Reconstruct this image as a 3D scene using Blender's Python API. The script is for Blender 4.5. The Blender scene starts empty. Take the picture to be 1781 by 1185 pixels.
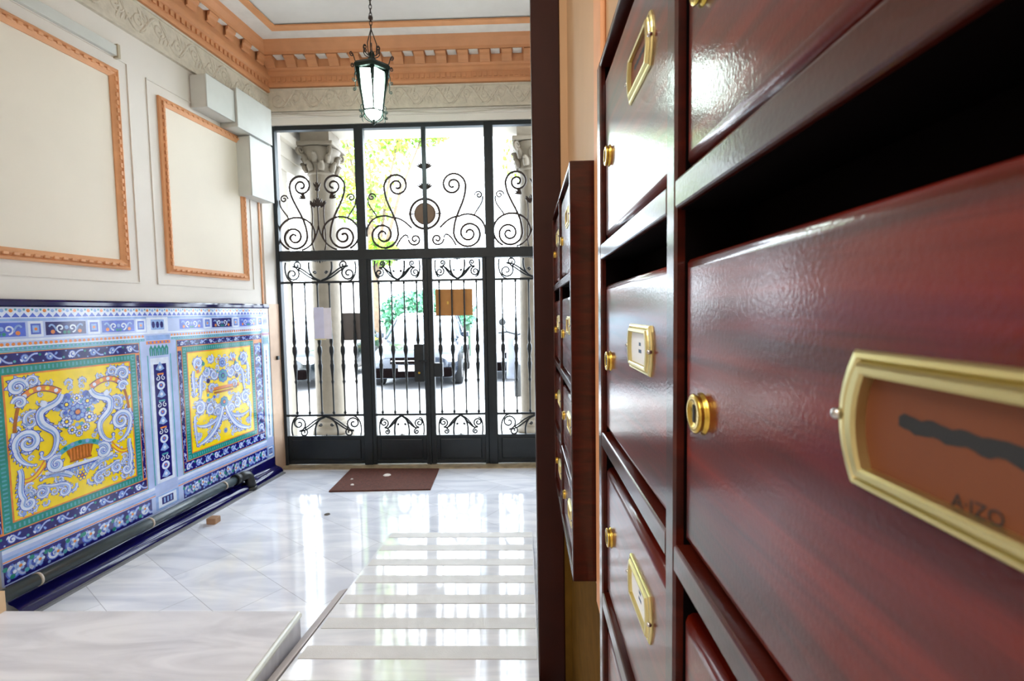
import bpy, math, random
from mathutils import Vector, Matrix
from math import sin, cos, pi, atan, atan2, sqrt, radians
random.seed(7)
SC = bpy.context.scene
COL = SC.collection

# ------------------------------------------------------------------ camera
FPX = 840.0
yaw = atan(22/FPX); pitch = atan(50.5/FPX); roll = 0.016
fwd = Vector((-sin(yaw)*cos(pitch), cos(yaw)*cos(pitch), -sin(pitch)))
rt = Vector((cos(yaw), sin(yaw), 0)); up = rt.cross(fwd)
r2 = rt*cos(roll) - up*sin(roll); u2 = rt*sin(roll) + up*cos(roll)
cd = bpy.data.cameras.new('camera'); cam = bpy.data.objects.new('camera', cd); COL.objects.link(cam)
m = Matrix((r2, u2, -fwd)).transposed().to_4x4(); m.translation = Vector((0, 0, 1.4)); cam.matrix_world = m
cd.sensor_width = 36; cd.lens = 36*FPX/1781; cd.clip_start = 0.01; cd.clip_end = 200
cd.dof.use_dof = True; cd.dof.focus_distance = 0.80; cd.dof.aperture_fstop = 14
SC.camera = cam
# ------------------------------------------------------------------ light
SC.view_settings.view_transform = 'Standard'; SC.view_settings.look = 'None'
SC.view_settings.gamma = 1; SC.view_settings.use_curve_mapping = False
SC.view_settings.exposure = 0.25
w = bpy.data.worlds.new('world'); SC.world = w; w.use_nodes = True
bg = w.node_tree.nodes['Background']; bg.inputs[0].default_value = (0.80, 0.90, 1.0, 1); bg.inputs[1].default_value = 10.0
def light(name, kind, loc, power, color, rot=(0, 0, 0), **kw):
    l = bpy.data.lights.new(name, kind); l.energy = power; l.color = color
    for k, v in kw.items(): setattr(l, k, v)
    o = bpy.data.objects.new(name, l); o.location = loc; o.rotation_euler = rot; COL.objects.link(o); return o
light('sun', 'SUN', (0, 0, 12), 7.0, (1.0, 0.95, 0.85), (radians(52), 0, radians(14)), angle=0.01)
# visible lantern's lamp, and an unseen fill light added to brighten the hall
light('lantern_light', 'POINT', (-1.02, 3.4, 2.93), 2, (0.92, 1.0, 0.95), shadow_soft_size=0.05)
light('hall_fill_back', 'AREA', (-1.3, -0.9, 3.6), 74, (1.0, 0.94, 0.86), (0, 0, 0), shape='RECTANGLE', size=1.4, size_y=1.8)

# ------------------------------------------------------------------ materials
def L(h):
    h = h.lstrip('#'); v = [int(h[i:i+2], 16)/255 for i in (0, 2, 4)]
    return tuple((c/12.92 if c <= .04045 else ((c+.055)/1.055)**2.4) for c in v) + (1,)
MATS = {}
def mat(name, col, rough=0.5, metal=0.0, vary=0.06, scale=12, bump=0.0, bscale=80, coat=0.0, emit=0, spec=0.5):
    if name in MATS: return MATS[name]
    m = bpy.data.materials.new(name); m.use_nodes = True; nt = m.node_tree; b = nt.nodes['Principled BSDF']
    c = L(col) if isinstance(col, str) else tuple(col)+(1,)
    b.inputs['Roughness'].default_value = rough; b.inputs['Metallic'].default_value = metal
    b.inputs['Coat Weight'].default_value = coat; b.inputs['Coat Roughness'].default_value = 0.06
    b.inputs['Specular IOR Level'].default_value = spec
    tc = nt.nodes.new('ShaderNodeTexCoord'); nz = nt.nodes.new('ShaderNodeTexNoise')
    nz.inputs['Scale'].default_value = scale; nz.inputs['Detail'].default_value = 5
    nt.links.new(tc.outputs['Object'], nz.inputs['Vector'])
    rp = nt.nodes.new('ShaderNodeValToRGB'); rp.color_ramp.elements[0].position = .3; rp.color_ramp.elements[1].position = .7
    rp.color_ramp.elements[0].color = tuple(x*(1-vary) for x in c[:3])+(1,)
    rp.color_ramp.elements[1].color = tuple(min(1, x*(1+vary)) for x in c[:3])+(1,)
    nt.links.new(nz.outputs['Fac'], rp.inputs['Fac']); nt.links.new(rp.outputs['Color'], b.inputs['Base Color'])
    if bump:
        n2 = nt.nodes.new('ShaderNodeTexNoise'); n2.inputs['Scale'].default_value = bscale; n2.inputs['Detail'].default_value = 3
        nt.links.new(tc.outputs['Object'], n2.inputs['Vector'])
        bp = nt.nodes.new('ShaderNodeBump'); bp.inputs['Strength'].default_value = bump; bp.inputs['Distance'].default_value = 0.01
        nt.links.new(n2.outputs['Fac'], bp.inputs['Height']); nt.links.new(bp.outputs['Normal'], b.inputs['Normal'])
    if emit:
        b.inputs['Emission Color'].default_value = c; b.inputs['Emission Strength'].default_value = emit
    MATS[name] = m; return m

def wood_mat(nm='mahogany', cs=('#2c0601', '#540d02', '#761b04')):
    m = bpy.data.materials.new(nm); m.use_nodes = True; nt = m.node_tree; b = nt.nodes['Principled BSDF']
    tc = nt.nodes.new('ShaderNodeTexCoord'); mp = nt.nodes.new('ShaderNodeMapping'); mp.inputs['Scale'].default_value = (8, 2.2, 34)
    nt.links.new(tc.outputs['Object'], mp.inputs['Vector'])
    nz = nt.nodes.new('ShaderNodeTexNoise'); nz.inputs['Scale'].default_value = 2.2; nz.inputs['Detail'].default_value = 8; nz.inputs['Distortion'].default_value = 0.6
    nt.links.new(mp.outputs[0], nz.inputs['Vector'])
    rp = nt.nodes.new('ShaderNodeValToRGB'); e = rp.color_ramp.elements
    e[0].position = .25; e[0].color = L(cs[0]); e[1].position = .8; e[1].color = L(cs[2])
    x = rp.color_ramp.elements.new(.52); x.color = L(cs[1])
    nt.links.new(nz.outputs['Fac'], rp.inputs['Fac']); nt.links.new(rp.outputs['Color'], b.inputs['Base Color'])
    b.inputs['Roughness'].default_value = .38; b.inputs['Specular IOR Level'].default_value = .15; b.inputs['Coat Weight'].default_value = .72; b.inputs['Coat Roughness'].default_value = .1; b.inputs['Coat IOR'].default_value = 1.5
    n2 = nt.nodes.new('ShaderNodeTexNoise'); n2.inputs['Scale'].default_value = 420; n2.inputs['Detail'].default_value = 3
    nt.links.new(tc.outputs['Object'], n2.inputs['Vector'])
    bp = nt.nodes.new('ShaderNodeBump'); bp.inputs['Strength'].default_value = .16; bp.inputs['Distance'].default_value = .0006
    nt.links.new(n2.outputs['Fac'], bp.inputs['Height'])
    nt.links.new(bp.outputs['Normal'], b.inputs['Normal']); nt.links.new(bp.outputs['Normal'], b.inputs['Coat Normal'])
    MATS[nm] = m; return m
WOOD = wood_mat()
WOODF = wood_mat('mahogany_frame', ('#220804', '#360d06', '#481408'))

def marble_mat(name, base, vein, rough, tile=None, rot=0.6, groove=None, bands=False, vs=1.6):
    m = bpy.data.materials.new(name); m.use_nodes = True; nt = m.node_tree; b = nt.nodes['Principled BSDF']; N = nt.nodes.new; K = nt.links.new
    tc = N('ShaderNodeTexCoord'); mp = N('ShaderNodeMapping'); mp.inputs['Rotation'].default_value = (0, 0, rot); K(tc.outputs['Object'], mp.inputs['Vector'])
    nz = N('ShaderNodeTexNoise'); nz.inputs['Scale'].default_value = vs; nz.inputs['Detail'].default_value = 9; nz.inputs['Distortion'].default_value = 1.4
    st = N('ShaderNodeMapping'); st.inputs['Scale'].default_value = (1, 4.5, 1); st.inputs['Rotation'].default_value = (0, 0, rot*.35); K(tc.outputs['Object'], st.inputs['Vector']); K(st.outputs[0], nz.inputs['Vector'])
    rp = N('ShaderNodeValToRGB'); rp.color_ramp.elements[0].position = .34; rp.color_ramp.elements[0].color = L(vein); rp.color_ramp.elements[1].position = .62; rp.color_ramp.elements[1].color = L(base)
    K(nz.outputs['Fac'], rp.inputs['Fac']); out = rp.outputs['Color']
    b.inputs['Roughness'].default_value = rough
    if tile:
        br = N('ShaderNodeTexBrick'); br.offset = .5; br.inputs['Scale'].default_value = 1; br.inputs['Brick Width'].default_value = tile[0]; br.inputs['Row Height'].default_value = tile[1]
        br.inputs['Mortar Size'].default_value = .0016; br.inputs['Bias'].default_value = 0
        br.inputs['Color1'].default_value = (1, 1, 1, 1); br.inputs['Color2'].default_value = (.86, .87, .89, 1); br.inputs['Mortar'].default_value = (.62, .62, .64, 1)
        K(mp.outputs[0], br.inputs['Vector'])
        mx = N('ShaderNodeMix'); mx.data_type = 'RGBA'; mx.blend_type = 'MULTIPLY'; mx.inputs[0].default_value = 1
        K(out, mx.inputs[6]); K(br.outputs['Color'], mx.inputs[7]); out = mx.outputs[2]
    K(out, b.inputs['Base Color']); MATS[name] = m; return m
FLOOR = marble_mat('white_marble_tiles', '#e8eaf0', '#ccd0dc', .085, (0.6, 0.3), .62)
STEP = marble_mat('grey_marble', '#dadbe2', '#c2c3cc', .25, None, .25, vs=1.8)
RAMPM = marble_mat('polished_marble', '#e6e7ec', '#cfd2da', .07, None, .3)
MATTE = mat('matte_marble_strip', '#c4c1bf', .5, bump=.2, bscale=300)
NOSE = mat('ivory_marble_edge', '#e2dfd2', .2)
CREAM = mat('cream_paint', '#dcd5cc', .6, vary=.03, scale=3)
PANEL = mat('panel_paint', '#e3d9c8', .6, vary=.04, scale=2)
PEACH = mat('peach_paint', '#d69a6c', .55, vary=.08, scale=9)
FRIEZE = mat('frieze_plaster', '#c9bfae', .7, vary=.1, scale=20, bump=.5, bscale=45)
CEIL = mat('ceiling_paint', '#cfccc8', .7, vary=.02)
CORN = mat('cornice_peach', '#cb8e63', .55, vary=.07, scale=8)
WHITEP = mat('white_plaster', '#dedbd6', .6)
TAN = mat('right_wall_paint', '#bf9a72', .6, vary=.06, scale=4)
BROWNLOW = mat('brown_lower_wall', '#5e4318', .9, spec=.05, vary=.2, scale=14)
BOXM = mat('white_metal_trunking', '#c8cac4', .4, vary=.03)
BOXE = mat('beige_metal_side', '#b3a890', .5)
IRON = mat('dark_iron', '#20262a', .38, .3, vary=.15, bump=.1, bscale=60)
IRONS = mat('bronze_iron', '#3a2f2a', .4, .4, vary=.15)
BRASS = mat('brass', '#c9a64a', .24, 1.0, vary=.05)
BRASSW = mat('pale_brass', '#cdbf86', .3, .95, vary=.05)
STEEL = mat('steel_screw', '#b8b4b0', .25, 1.0)
CARD = mat('brown_card', '#67330f', .7)
CARDW = mat('white_card', '#dfe4ea', .6)
INK = mat('black_ink', '#17181a', .7)
INKB = mat('blue_ink', '#44607e', .7)
BLACK = mat('black_shade_and_trim', '#080404', .9, spec=.03)  # mailbox slot shade put into the colour; also car grilles and bumpers
DARKWOOD = mat('dark_stained_wood', '#2e0f08', .4, vary=.2, scale=10, coat=.05, spec=.25)
T = dict(white=mat('glaze_white', '#d3dcee', .13, vary=.08, scale=30), lblue=mat('glaze_light_blue', '#86a4da', .13, vary=.14, scale=30),
    blue=mat('glaze_blue', '#4a62c4', .13, vary=.2, scale=35), navy=mat('glaze_navy', '#1a1668', .1, vary=.25, scale=30), green=mat('glaze_green', '#1f8478', .13, vary=.15, scale=40),
    yellow=mat('glaze_yellow', '#f0d218', .13, vary=.06, scale=20), orange=mat('glaze_orange', '#d9803a', .13, vary=.15, scale=40), brown=mat('glaze_brown', '#a8601c', .13, vary=.2, scale=40),
    lav=mat('glaze_lavender', '#a9b9e2', .13, vary=.08, scale=14), teal=mat('glaze_teal', '#4f9fae', .13, vary=.15, scale=40), dnavy=mat('glaze_dark_navy', '#120f4a', .08, vary=.2, scale=10))

# ------------------------------------------------------------------ mesh helpers
ORG = {}
class MB:
    def __init__(s): s.v = []; s.f = []; s.m = []; s.sm = []; s.mats = []
    def mi(s, mt):
        if mt not in s.mats: s.mats.append(mt)
        return s.mats.index(mt)
    def face(s, pts, mt, smooth=False):
        i = len(s.v); s.v += [tuple(p) for p in pts]; s.f.append(tuple(range(i, i+len(pts)))); s.m.append(s.mi(mt)); s.sm.append(smooth)
    def grid(s, rows, mt, closed=False, smooth=True, caps=False):
        i = len(s.v); n = len(rows[0]); k = s.mi(mt)
        for r in rows: s.v += [tuple(p) for p in r]
        for a in range(len(rows)-1):
            for b in range(n if closed else n-1):
                c = (b+1) % n
                s.f.append((i+a*n+b, i+a*n+c, i+(a+1)*n+c, i+(a+1)*n+b)); s.m.append(k); s.sm.append(smooth)
        if caps:
            s.f.append(tuple(i+b for b in reversed(range(n)))); s.m.append(k); s.sm.append(False)
            s.f.append(tuple(i+(len(rows)-1)*n+b for b in range(n))); s.m.append(k); s.sm.append(False)
    def box(s, lo, hi, mt, tf=None, bev=0):
        x0, y0, z0 = lo; x1, y1, z1 = hi
        if bev:
            b = bev; rows = []
            # chamfered box: stacked octagonal rings
            def ring(z, ins):
                q = b
                return [(x0+ins+q, y0+ins, z), (x1-ins-q, y0+ins, z), (x1-ins, y0+ins+q, z), (x1-ins, y1-ins-q, z), (x1-ins-q, y1-ins, z), (x0+ins+q, y1-ins, z), (x0+ins, y1-ins-q, z), (x0+ins, y0+ins+q, z)]
            rows = [ring(z0, b*.9), ring(z0+b*.35, b*.25), ring(z0+b, 0), ring(z1-b, 0), ring(z1-b*.35, b*.25), ring(z1, b*.9)]
            if tf: rows = [[tf(*p) for p in r] for r in rows]
            s.grid(rows, mt, closed=True, smooth=False, caps=True); return
        P = [(x0, y0, z0), (x1, y0, z0), (x1, y1, z0), (x0, y1, z0), (x0, y0, z1), (x1, y0, z1), (x1, y1, z1), (x0, y1, z1)]
        if tf: P = [tuple(tf(*p)) for p in P]
        i = len(s.v); s.v += P; k = s.mi(mt)
        for f in ((3, 2, 1, 0), (4, 5, 6, 7), (0, 1, 5, 4), (1, 2, 6, 5), (2, 3, 7, 6), (3, 0, 4, 7)):
            s.f.append(tuple(i+a for a in f)); s.m.append(k); s.sm.append(False)
    def tube(s, pts, r, mt, n=8, closed=False):
        pts = [Vector(p) for p in pts]; R = r if isinstance(r, (list, tuple)) else [r]*len(pts)
        rows = []; prev = None
        for i, p in enumerate(pts):
            a = pts[i-1] if i else (pts[-2] if closed else p); b = pts[i+1] if i < len(pts)-1 else (pts[1] if closed else p)
            t = (b-a).normalized() if (b-a).length > 1e-9 else Vector((0, 0, 1))
            if prev is None: prev = t.orthogonal().normalized()
            u = (prev - t*prev.dot(t)); u = u.normalized() if u.length > 1e-6 else t.orthogonal().normalized(); v = t.cross(u); prev = u
            rows.append([p + (u*cos(2*pi*k/n)+v*sin(2*pi*k/n))*R[i] for k in range(n)])
        s.grid(rows, mt, closed=True, smooth=True, caps=not closed)
    def lathe(s, prof, mt, c=(0, 0, 0), n=24, axis='z', smooth=True):
        rows = []
        for r, h in prof:
            ring = []
            for k in range(n):
                a = 2*pi*k/n
                p = {'z': (r*cos(a), r*sin(a), h), 'x': (h, r*cos(a), r*sin(a)), 'y': (r*sin(a), h, r*cos(a))}[axis]
                ring.append((c[0]+p[0], c[1]+p[1], c[2]+p[2]))
            rows.append(ring)
        s.grid(rows, mt, closed=True, smooth=smooth, caps=True)
    def sweep(s, prof, path, tf, mt, smooth=False):
        pass
    def build(s, name, parent=None, loc=None):
        me = bpy.data.meshes.new(name); o = bpy.data.objects.new(name, me); COL.objects.link(o)
        if parent is not None: org = ORG[parent.name]; o.parent = parent
        else:
            xs = [p[0] for p in s.v]; ys = [p[1] for p in s.v]; zs = [p[2] for p in s.v]
            org = Vector(loc) if loc else Vector(((min(xs)+max(xs))/2, (min(ys)+max(ys))/2, min(zs))); o.location = org
        ORG[o.name] = org
        me.from_pydata([(p[0]-org[0], p[1]-org[1], p[2]-org[2]) for p in s.v], [], s.f)
        for mt in s.mats: me.materials.append(mt)
        me.polygons.foreach_set('material_index', s.m); me.polygons.foreach_set('use_smooth', s.sm); me.update()
        return o
def tag(o, label, cat, group=None, kind=None):
    o['label'] = label; o['category'] = cat
    if group: o['group'] = group
    if kind: o['kind'] = kind
    return o
def thing(name, loc, label, cat, group=None):
    o = bpy.data.objects.new(name, None); o.empty_display_size = .05; COL.objects.link(o); o.location = loc; ORG[o.name] = Vector(loc)
    return tag(o, label, cat, group)
def struct(o): o['kind'] = 'structure'; return o
def kids(o): return [c for c in list(COL.objects) if c.parent == o]
def copy_tree(o, parent=None):
    c = o.copy(); COL.objects.link(c); c.parent = parent; ORG[c.name] = ORG.get(o.name)
    for k in kids(o): copy_tree(k, c)
    return c
def spiral(cx, cy, r0, r1, a0, turns, n=None, sx=1):
    n = n or max(10, int(abs(turns)*18)); P = []
    for i in range(n+1):
        t = i/n; r = r0+(r1-r0)*(t**.85); a = a0+2*pi*turns*t
        P.append((cx+sx*r*cos(a), cy+r*sin(a)))
    return P
def bez(p0, p1, p2, p3, n=12):
    return [tuple((1-t)**3*a+3*(1-t)**2*t*b+3*(1-t)*t*t*c+t**3*d for a, b, c, d in zip(p0, p1, p2, p3)) for t in [i/n for i in range(n+1)]]

# ------------------------------------------------------------------ left wall frame: s along wall from gate corner, z up, o off the wall
G = Vector((-2.232, 4.329, 0)); D = Vector((0.10044, 0.99494, 0)); Nn = Vector((0.99494, -0.10044, 0))
def LW(s, z, o=0.0): p = G - D*s + Nn*o; return (p.x, p.y, z)
def lwbox(mb, s0, s1, z0, z1, o0, o1, mt, bev=0): mb.box((s0, o0, z0), (s1, o1, z1), mt, tf=lambda a, b, c: LW(a, c, b), bev=bev)
YG = 4.329; CH = 3.70
# ------------------------------------------------------------------ structure
b = MB(); b.box((-3.3, -2.6, -.1), (1.0, 4.42, 0), FLOOR); struct(b.build('floor', loc=(0, 0, 0)))
b = MB(); b.box((-3.3, -2.6, CH), (1.0, 4.45, CH+.15), CEIL); struct(b.build('ceiling', loc=(0, 0, CH)))
b = MB(); lwbox(b, -.15, 7.2, 0, CH, -.15, 0, CREAM); struct(b.build('wall_left'))
b = MB(); b.box((-3.2, -2.6, 0), (.4, -2.45, CH), CREAM); struct(b.build('wall_back'))
b = MB(); b.box((-2.4, YG-.01, 3.075), (.6, YG+.16, CH), CREAM); struct(b.build('wall_front'))
b = MB(); b.box((.15, -2.5, .8), (.4, 1.9, CH), TAN); b.box((.15, -2.5, 0), (.4, 1.9, .8), BROWNLOW); struct(b.build('wall_right'))
b = MB(); b.box((.5, 1.9, 0), (.65, 4.45, CH), CREAM); b.box((.15, 1.9, 0), (.6, 1.96, CH), CREAM); struct(b.build('wall_far_right'))
b = MB(); b.box((.0335, 1.608, 0), (.126, 1.70, CH), DARKWOOD, bev=.004); b.box((.126, 1.612, .8), (.16, 1.70, CH), TAN); b.box((.126, 1.612, 0), (.16, 1.70, .8), BROWNLOW); struct(b.build('trim_1'))
b = MB(); b.box((-3.0, 1.45, 0), (-2.166, 1.86, CH), CREAM); b.box((-3.0, 1.44, .2015), (-2.155, 1.87, .285), mat('beige_stone', '#cfae86', .5)); struct(b.build('trim_2'))
# peach rectangle line on the ceiling and white band
b = MB()
def ceil_ring(mb, o0, o1, og0, og1, z, mt):
    def P(o, og):
        s = (YG-og - 0)  # far edge at Y = YG-og, left edge runs with the left wall
        Y = YG-og; t = (G.y - Y)/D.y; x = G.x - D.x*t + o/Nn.x
        Yn = -2.2; tn = (G.y-Yn)/D.y; xn = G.x-D.x*tn+o/Nn.x
        return (x, Y), (xn, Yn)
    (a, an), (c, cn) = P(o0, og0), P(o1, og1)
    mb.face([(a[0], a[1], z), (c[0], c[1], z), (cn[0], cn[1], z), (an[0], an[1], z)], mt)
    mb.face([(a[0], a[1], z), (.5, a[1], z), (.5, c[1], z), (c[0], c[1], z)], mt)
    # little drop so the moulding has thickness
    for q, qn in ((a, an), (c, cn)):
        mb.face([(q[0], q[1], z), (qn[0], qn[1], z), (qn[0], qn[1], z+.012), (q[0], q[1], z+.012)], mt)
        mb.face([(q[0], q[1], z), (.5, q[1], z), (.5, q[1], z+.012), (q[0], q[1], z+.012)], mt)
ceil_ring(b, .10, .27, .2, .35, CH-.012, WHITEP); ceil_ring(b, .27, .33, .35, .415, CH-.018, PEACH)
struct(b.build('trim_3'))

# cornices: profile (offset, z)
def cornice(tf, a0, a1, ks, name):
    b = MB(); zb = 3.385 if ks == 1 else 3.345
    prof = [(0, zb), (.03, zb+.005), (.034, zb+.03), (.03, zb+.034), (.03, zb+.09), (.046, zb+.1), (.05, zb+.12), (.05, zb+.135), (.062, 3.535), (.062, 3.605), (.145, 3.605), (.15, 3.625), (.17, 3.64), (.205, 3.662), (.225, 3.69), (.225, CH)]
    prof = [(o*(1 if o < .06 else ks), z) for o, z in prof]
    for (o0, z0), (o1, z1) in zip(prof, prof[1:]):
        b.face([tf(a0, o0, z0), tf(a1, o0, z0), tf(a1, o1, z1), tf(a0, o1, z1)], CORN)
    n = int((a1-a0)/.045)
    for i in range(n):           # row of small dentil holes, cut as dark recess bars
        a = a0+.02+i*.045
        b.box((a, .026, zb+.045), (a+.026, .040, zb+.078), CORN, tf=tf)
    n = int((a1-a0)/.185)
    for i in range(n):
        a = a0+.12+i*.185
        b.box((a+.1, .066*ks, 3.598), (a+.175, .138*ks, 3.604), WHITEP, tf=tf)
    o = struct(b.build(name))
    for i in range(n):
        a = a0+.12+i*.185; mo = MB()
        pr = [(.06, 3.535), (.075, 3.53), (.095, 3.545), (.11, 3.57), (.135, 3.578), (.142, 3.592), (.142, 3.6), (.06, 3.6)]
        rows = [[tf(a+e, q*ks if q > .061 else .058, z) for q, z in pr] for e in (.005, .09)]
        mo.grid(rows, CORN, closed=True, smooth=False, caps=True); mo.build('modillion', o)
    return o
cornice(lambda a, o, z: (a, YG-.01-o, z), -2.32, .5, 1, 'trim_4')
cornice(lambda a, o, z: LW(a, z, o), 0, 6.4, .55, 'trim_5')
# friezes with scrolled plaster relief
def frieze(tf, a0, a1, z0, z1, name):
    b = MB(); b.box((a0, 0, z0), (a1, .012, z1), FRIEZE, tf=tf)
    b.box((a0, 0, z0-.02), (a1, .024, z0+.006), FRIEZE, tf=tf)
    b.box((a0, 0, z1-.01), (a1, .02, z1+.005), FRIEZE, tf=tf)
    a = a0+.1; k = 0; zc = (z0+z1)/2
    while a < a1-.12:
        sg = 1 if k % 2 else -1
        P = spiral(a, zc+sg*.012, .062, .008, pi/2*sg, 1.6*sg)
        b.tube([tf(x, .009, z) for x, z in P], [.008]*len(P), FRIEZE, n=5)
        P = bez((a-.0, zc+sg*.07), (a+.06, zc+sg*.09), (a+.09, zc-sg*.02), (a+.15, zc-sg*.075), 8)
        b.tube([tf(x, .009, z) for x, z in P], [.007+.004*sin(pi*i/8) for i in range(9)], FRIEZE, n=5)
        for j in range(4):
            q = a+.04+.03*j; b.lathe([(.001, 0), (.012, .001), (.009, .008), (.002, .012)], FRIEZE, n=6, c=(0, 0, 0)) if False else None
            P = bez((q, zc), (q+.01, zc+sg*.03), (q+.02, zc+sg*.05), (q+.03, zc+sg*(.05+.01*j)), 4)
            b.tube([tf(x, .009, z) for x, z in P], [.004, .009, .010, .007, .002], FRIEZE, n=5)
        a += .15; k += 1
    return struct(b.build(name))
frieze(lambda a, o, z: (a, YG-.01-o, z), -2.23, .5, 3.205, 3.375, 'trim_6')
frieze(lambda a, o, z: LW(a, z, o), 0, 5.0, 3.135, 3.335, 'trim_7')
b = MB(); b.box((-2.23, YG-.028, 3.135), (.5, YG-.008, 3.15), CREAM); b.box((-2.23, YG-.022, 3.17), (.5, YG-.008, 3.178), CREAM); struct(b.build('trim_8'))

# moulded panels on the left wall
def frame(s0, s1, z0, z1, wd, name, egg):
    b = MB(); tf = LW
    prof = [(0, 0), (0, .016), (wd*.2, .024), (wd*.35, .017), (wd*.55, .027), (wd*.8, .018), (wd, .012), (wd, 0)]
    rows = []
    for ins, o in prof:
        rows.append([LW(s0+ins, z0+ins, o), LW(s1-ins, z0+ins, o), LW(s1-ins, z1-ins, o), LW(s0+ins, z1-ins, o)])
    b.grid(rows, PEACH, closed=True, smooth=False)
    st = .045
    for (za, zb_) in ((z0, 1), (z1, -1)):
        k = s0+wd
        while k < s1-wd:
            c = za+zb_*wd*.5; b.box((k, .014, c-wd*.14), (k+st*.6, .031, c+wd*.14), PEACH, tf=lambda a, o, z: LW(a, z, o), bev=.003); k += st
    for sa, sb in ((s0, 1), (s1, -1)):
        k = z0+wd
        while k < z1-wd:
            c = sa+sb*wd*.5; b.box((c-wd*.14, .014, k), (c+wd*.14, .031, k+st*.6), PEACH, tf=lambda a, o, z: LW(a, z, o), bev=.003); k += st
    b.face([LW(s0+wd, z0+wd, .006), LW(s1-wd, z0+wd, .006), LW(s1-wd, z1-wd, .006), LW(s0+wd, z1-wd, .006)], PANEL)
    # outer incised border line: low raised fillet
    e = .075
    for a0, a1, c0, c1 in ((s0-e, s1+e, z0-e, z0-e+.008), (s0-e, s1+e, z1+e-.008, z1+e), (s0-e, s0-e+.008, z0-e, z1+e), (s1+e-.008, s1+e, z0-e, z1+e)):
        lwbox(b, a0, a1, c0, c1, 0, .006, CREAM)
    return struct(b.build(name))
frame(1.465, 2.6, 1.685, 2.853, .057, 'trim_9', True)
frame(.385, 1.19, 1.687, 2.83, .054, 'trim_10', False)
b = MB(); lwbox(b, .0, .16, 1.5, 3.1, 0, .004, CREAM); lwbox(b, .163, .175, 1.5, 3.1, 0, .012, CREAM); lwbox(b, .2, .215, 1.5, 3.1, 0, .010, PEACH); struct(b.build('trim_11'))
b = MB(); lwbox(b, 0, .15, 0, 1.5, 0, .012, mat('jamb_beige', '#c9ab92', .55)); struct(b.build('trim_12'))
# right wall peach moulding
b = MB(); b.box((.140, .875, .8), (.151, .965, 3.3), PEACH, bev=.004); b.box((.141, -1.5, 3.22), (.151, .965, 3.3), PEACH, bev=.004); struct(b.build('trim_13'))
# stone threshold along the gate
b = MB(); b.box((-2.22, 4.24, 0), (.5, 4.42, .012), mat('tan_stone', '#a8987c', .5, vary=.25, scale=14)); struct(b.build('trim_14'))

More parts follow.
